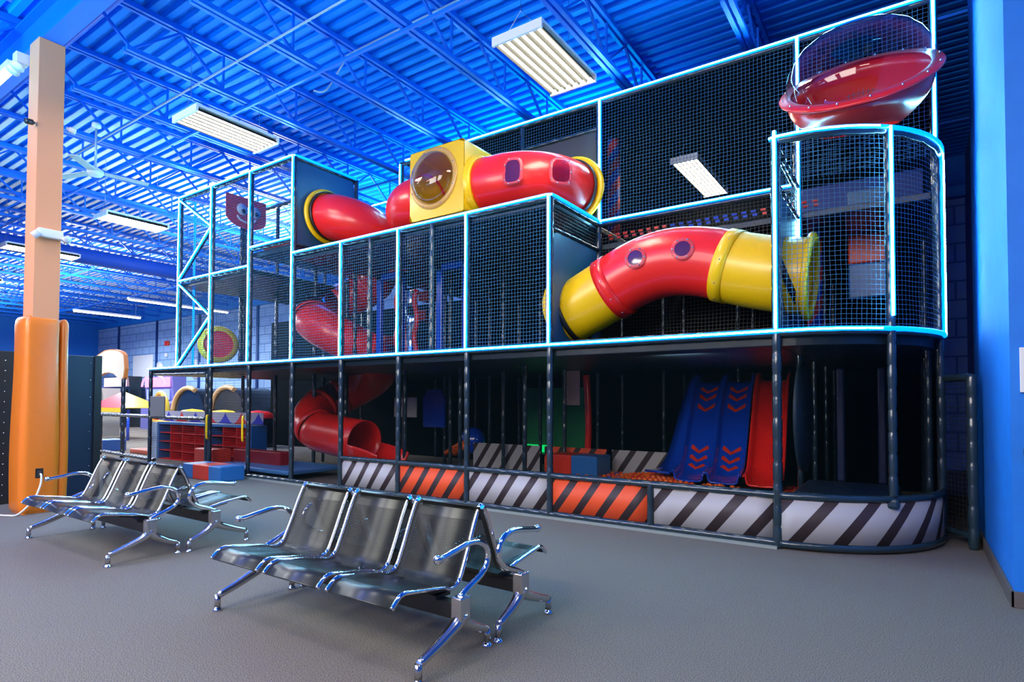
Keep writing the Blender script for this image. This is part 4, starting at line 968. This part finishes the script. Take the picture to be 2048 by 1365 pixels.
for cx in (-31.3, -29.9):
    m = MB(); m.tube([(cx+.5*math.cos(R(a)), 13.85, 2.1+.45*math.sin(R(a))) for a in range(0, 181, 15)], .05, 6); tag(m.build('lit_arch', SCREEN), 'pink glowing arch on the basketball arcade, %s' % ('left one' if cx < -31 else 'right one'), 'lamp')
cab('arcade_cabinet', 'arcade cabinet with bright pink blue marquee at far left', -37.0, 14.0, 3.0, 2.7, BLK, mat('lit_marquee', (.5, .3, .3), .4, emis=(.8, .5, .7), es=1.5))
for k, cx in enumerate((-33.6, -31.6, -29.8)):
    m = MB(); m.lathe((cx, 15.5, 3.0), (0, -1, 0), [(0, 0), (0, .5), (.05, .5), (.06, 0)], 20); tag(m.build('backboard_disc', WHITEPL), 'white round backboard above the arcade row, %s' % ('left', 'middle', 'right')[k], 'backboard')
ct = thing('canopy_ride', 'toddler ride with red, blue and yellow striped canopy', 'ride', (-24.2, 9.8, 0))
q = MB(); base_p = [(-25.6, 9.3, 1.15), (-22.6, 9.3, 1.15), (-22.6, 10.6, 1.15), (-25.6, 10.6, 1.15)]; ap = (-24.2, 9.9, 1.75)
mm = [FOAMRED, YELLOW, BLUEP]
for k in range(4): q.face([base_p[k], base_p[(k+1) % 4], ap], mi=k % 3)
q.quad((-25.6, 9.25, 1.0), (-22.6, 9.25, 1.0), (-22.6, 9.25, 1.15), (-25.6, 9.25, 1.15), mi=1)
q.build('canopy', mm, ct, solid=.02)
for x in (-25.4, -22.8): m = MB(); m.tube([(x, 9.5, 0), (x, 9.5, 1.1)], .05, 8); m.build('support', BLUEP, ct)
cab('arcade_cabinet', 'pale curved arcade cabinet just right of the navy cabinet', -27.6, 9.9, 1.2, 1.9, mat('pale_cabinet', (.45, .45, .4), .4), WHITEPL)
tbox('white_wall_board', 'large blank white board on the block wall', 'board', (-36.6, 15.43, 2.72), (-34.3, 15.5, 3.95), WHITEM, .02)
tbox('fire_alarm', 'small red fire alarm strobe on the block wall', 'alarm', (-33.0, 15.42, 4.35), (-32.55, 15.5, 4.6), FOAMRED, .02)
tbox('sound_box', 'small white box below the red alarm on the block wall', 'box', (-32.95, 15.42, 3.75), (-32.7, 15.5, 3.95), WHITEPL, .02)
tbox('grey_louvre', 'grey louvred vent low on the far left wall', 'vent', (-41.38, 12.6, 2.9), (-41.3, 14.3, 4.0), mat('grey_louvre', (.2, .22, .24), .5), .02)
for k, (x, y, lab, m_) in enumerate(((-21.0, 10.5, 'yellow topped low toddler toy left of the entrance post', YELLOW), (-18.5, 10.2, 'yellow and black low toddler toy behind the entrance net', YELLOW), (-16.7, 10.3, 'red domed toddler toy behind the entrance net', RED))):
    t = thing('toddler_toy', lab, 'toy', (x, y, 0)); m = MB(); m.box((x-.5, y, 0), (x+.5, y+.6, .88)); m.build('base', BLK, t, bevel=.05)
    m = MB(); m.lathe((x, y+.3, .88), (0, 0, 1), [(0, .5), (.1, .47), (.2, .3), (.24, 0)], 20); m.build('top', m_, t)

# ---------------------------------------------------------------- light fixtures
def fixture(label, x0, x1, y0, y1, z, loc_cable, group='ceiling fixtures'):
    cx, cy = (x0+x1)/2, (y0+y1)/2
    t = thing('ceiling_light', label, 'ceiling light', (cx, cy, z)); wd = x1-x0; n = 6
    m = MB()
    # scalloped reflector
    for k in range(n):
        a = x0+wd*k/n; b = x0+wd*(k+1)/n; c = (a+b)/2; pr = [(a, z+.005), (a+.02, z+.045), (c, z+.06), (b-.02, z+.045), (b, z+.005)]
        for (xa, za), (xb, zb) in zip(pr, pr[1:]): m.quad((xa, y0, za), (xb, y0, zb), (xb, y1, zb), (xa, y1, za))
    m.build('reflector', REFL, t, solid=.004)
    m = MB(); m.box((x0-.01, y0, z+.065), (x1+.01, y1, z+.10)); m.build('housing', WHITEM, t)
    for yy in (y0-.03, y1):
        m = MB(); m.box((x0-.02, yy, z-.01), (x1+.02, yy+.03, z+.09)); m.build('end_plate', WHITEM, t)
    for k in range(n):
        c = x0+wd*(k+.5)/n; m = MB(); m.tube([(c, y0+.02, z+.016), (c, y1-.02, z+.016)], .014, 6); m.build('tube', TUBEM, t)
    for yy in (y0+.06, y1-.10):
        m = MB(); m.tube([(x0+.1, yy, z+.1), (cx, yy, z+.32), (x1-.1, yy, z+.1)], .004, 4, False); m.tube([(cx, yy, z+.32), (cx, yy, 6.6)], .005, 4, False); m.build('cable', STEEL, t)
    return t
fixture('bright six tube ceiling light hung nearest, in the top middle of the view', -3.75, -3.15, 5.15, 6.38, 5.32, 0)
fixture('bright six tube ceiling light hung just right of the column', -8.42, -7.82, 4.02, 5.20, 5.27, 0)
fixture('bright six tube ceiling light beneath the ceiling fan', -14.45, -13.85, 5.30, 6.50, 5.30, 0)
fixture('bright six tube ceiling light half hidden behind the column', -19.3, -18.7, 4.95, 6.5, 5.30, 0)
fixture('small far ceiling light at the left edge beyond the column', -25.2, -24.6, 5.0, 6.4, 5.30, 0)
fixture('ceiling light seen through the upper net of the frame', -3.15, -2.75, 9.2, 11.0, 5.25, 0)
def striplight(label, x, y0, y1, z):
    t = thing('strip_light', label, 'strip light', (x, (y0+y1)/2, z))
    m = MB(); m.box((x-.07, y0, z+.03), (x+.07, y1, z+.09)); m.build('housing', WHITEM, t)
    m = MB(); m.tube([(x, y0+.02, z+.012), (x, y1-.02, z+.012)], .035, 8); m.build('tube', STRIPM, t)
    for yy in (y0+.2, y1-.2): m = MB(); m.tube([(x, yy, z+.09), (x, yy, 6.6)], .006, 4, False); m.build('cable', STEEL, t)
striplight('long strip light nearest the corner of the block wall', -27.8, 9.5, 12.0, 5.0)
striplight('long strip light crossing behind the left tower', -23.0, 9.5, 13.2, 5.0)
striplight('long strip light far beyond left of the column', -33, 4.2, 7.0, 5.0)
striplight('long strip light farthest left beyond the column', -38, 4.2, 7.0, 4.9)
# strip on girder left of column
t = thing('strip_light', 'long white strip light running under the girder beside the column top', 'strip light', (-11, 2.56, 5.72))
m = MB(); m.box((-12.4, 2.50, 5.74), (-9.62, 2.62, 5.82)); m.build('housing', WHITEM, t)
m = MB(); m.tube([(-12.38, 2.56, 5.72), (-9.64, 2.56, 5.72)], .035, 8); m.build('tube', STRIPM, t)
for xx in (-12.0, -10.0): m = MB(); m.tube([(xx, 2.6, 5.8), (xx, 2.7, 5.98)], .006, 4, False); m.build('cable', STEEL, t)
# ceiling fan
fan = thing('ceiling_fan', 'three bladed ceiling fan hanging right of the column', 'ceiling fan', (-11.0, 4.02, 5.12))
fx, fy, fz = -11.0, 4.02, 5.14
m = MB(); m.tube([(fx, fy, fz+.05), (fx, fy, 5.95)], .018, 8); m.build('rod', SILVERPIPE, fan)
m = MB(); m.lathe((fx, fy, fz-.06), (0, 0, 1), [(0, 0), (0, .09), (.04, .12), (.09, .12), (.13, .05), (.14, 0)], 20); m.build('hub', WHITEPL, fan)
m = MB(); m.lathe((fx, fy, 5.86), (0, 0, 1), [(0, .02), (.03, .07), (.09, .06), (.1, 0)], 14); m.build('canopy', WHITEPL, fan)
for a in (75, 200, 318):
    dx, dy = math.cos(R(a)), math.sin(R(a)); m = MB(); p0 = V(fx+dx*.12, fy+dy*.12, fz); p1 = V(fx+dx*.75, fy+dy*.75, fz-.02)
    m.bar(p0, p1, .15, .012); m.build('blade', mat('fan_blade', (.5, .5, .5), .4), fan, bevel=.004)
# conduits and pipes
def pipe(label, pts, r, m_=SILVERPIPE, name='conduit_pipe', cat='pipe'): q = MB(); q.tube(pts, r, 8); return tag(q.build(name, m_), label, cat)
pipe('thin pale conduit running under the joists above the two near lights', [(-13, 4.28, 5.90), (-5.1, 4.27, 5.90), (0, 4.25, 5.90)], .014)
pipe('thin pale conduit bending between joists above the left tower', smooth_path([(-7.1, 5.3, 5.9), (-7.0, 5.45, 5.95), (-6.7, 5.55, 6.35), (-6.5, 5.6, 6.45), (-3.0, 5.6, 6.45)], 4), .014)
pipe('blue painted pipe running along the deck beside the girder', [(-13, 3.15, 6.38), (4, 3.15, 6.38)], .045, STEELBLUE)
pipe('big round blue duct crossing the far hall under the ceiling', [(-20.1, 2.9, 5.66), (-20.1, 15.3, 5.66)], .235, mat('blue_duct', (.002, .09, .62), .6), 'air_duct', 'duct')
# wall notices
tbox('wall_notice', 'white framed notice on the blue wall at the right edge', 'sign', (.62, 5.305, 1.48), (.90, 5.325, 1.79), WHITEPL, .004)
m = MB(); m.lathe((.72, 5.32, 1.07), (0, -1, 0), [(0, .09), (.06, .09), (.07, .05), (.07, 0)], 14); tag(m.build('wall_hook', BLACKM), 'black round fitting on the blue wall below the notice', 'fitting')

# ---------------------------------------------------------------- benches
def bench(label, loc, rot=0):
    t = thing('airport_bench', label, 'bench', (0, 0, 0))
    prof = [(-.385, .372), (-.365, .392), (-.345, .410), (-.325, .422), (-.30, .427), (-.27, .425), (-.10, .397), (0, .378), (.045, .362), (.085, .360), (.122, .373), (.148, .402), (.172, .45), (.208, .53), (.262, .66), (.298, .735), (.318, .770), (.338, .785)]
    P3 = smooth_path([(0, y, z) for y, z in prof], 3)
    for k in range(3):
        x0 = .075+k*.575; wd = .49; m = MB(); L = 0
        for a, b in zip(P3, P3[1:]):
            l = (b-a).length; m.quad((x0, a.y, a.z), (x0+wd, a.y, a.z), (x0+wd, b.y, b.z), (x0, b.y, b.z), uv=[(0, L), (wd, L), (wd, L+l), (0, L+l)]); L += l
        s = m.build('seat_shell', PERF, t)
        for p_ in s.data.polygons: p_.use_smooth = True
        wl_ = s.modifiers.new('weld', 'WELD'); so = s.modifiers.new('solidify', 'SOLIDIFY'); so.thickness = .003
        for x in (x0-.004, x0+wd+.004):
            m = MB(); m.tube([(x, p.y, p.z+.002) for p in P3], .0135, 8); m.build('seat_rim', CHROME, t)
        m = MB(); m.bar((x0+.06, -.16, .385), (x0+.06, .12, .335), .05, .012); m.bar((x0+wd-.06, -.16, .385), (x0+wd-.06, .12, .335), .05, .012)
        m.box((x0+.03, -.02, .315), (x0+wd-.03, .10, .335)); m.build('seat_bracket', BLACKM, t)
    m = MB(); m.box((.0, -.0, .225), (1.82, .06, .315)); m.build('beam', BLACKM, t, bevel=.006)
    for x in (0, 1.82):
        # leg casting: hub, front leg, rear leg
        m = MB()
        m.box((x-.035, -.015, .22), (x+.035, .075, .35))
        m.build('leg_bracket', ALU, t, bevel=.008)
        m = MB()
        fl_ = smooth_path([(x, .035, .245), (x, .0, .212), (x, -.05, .187), (x, -.17, .140), (x, -.295, .100)], 4)
        m.tube(fl_, [.043-.021*i/(len(fl_)-1) for i in range(len(fl_))], 10)
        m.tube([(x, -.30, .105), (x, -.30, .030)], .020, 10)
        m.build('front_leg', ALU, t)
        m = MB()
        fl_ = smooth_path([(x, .025, .245), (x, .05, .212), (x, .09, .180), (x, .17, .137), (x, .265, .100)], 4)
        m.tube(fl_, [.043-.021*i/(len(fl_)-1) for i in range(len(fl_))], 10)
        m.tube([(x, .27, .105), (x, .27, .030)], .020, 10)
        m.build('rear_leg', ALU, t)
        for y in (-.30, .27):
            m = MB(); m.lathe((x, y, 0), (0, 0, 1), [(0, 0), (0, .030), (.008, .031), (.020, .022), (.03, .010), (.05, .009)], 16); m.build('foot_pad', CHROME, t)
        m = MB(); m.tube(smooth_path([(x, -.15, .585), (x, -.11, .588), (x, -.02, .603), (x, .08, .618), (x, .15, .618), (x, .215, .597), (x, .26, .555), (x, .272, .50), (x, .245, .45), (x, .18, .41), (x, .09, .375), (x, .025, .345)], 4), .0185, 10); m.build('armrest', CHROME, t)
        m = MB(); m.lathe((x, -.155, .585), (0, -1, 0), [(-.01, .018), (-.005, .024), (.015, .024), (.024, .015), (.027, 0)], 12); m.build('armrest_cap', CHROME, t)
    t.location = loc; t.rotation_euler = (0, 0, rot)
    return t
G = 'back to back waiting benches'
bz = bench('three seat perforated chrome bench nearest the camera, facing us', (-3.85, 2.47, 0))
dup(bz, (-2.01, 3.09, 0), math.pi, 'three seat perforated bench backing onto the nearest bench, facing the playground')
dup(bz, (-7.42, 2.50, 0), 0, 'three seat perforated bench facing us beside the padded column')
dup(bz, (-5.56, 3.12, 0), math.pi, 'three seat perforated bench by the column, facing the playground with its back to another')

for o in bpy.data.objects:
    if '_o' in o: del o['_o']
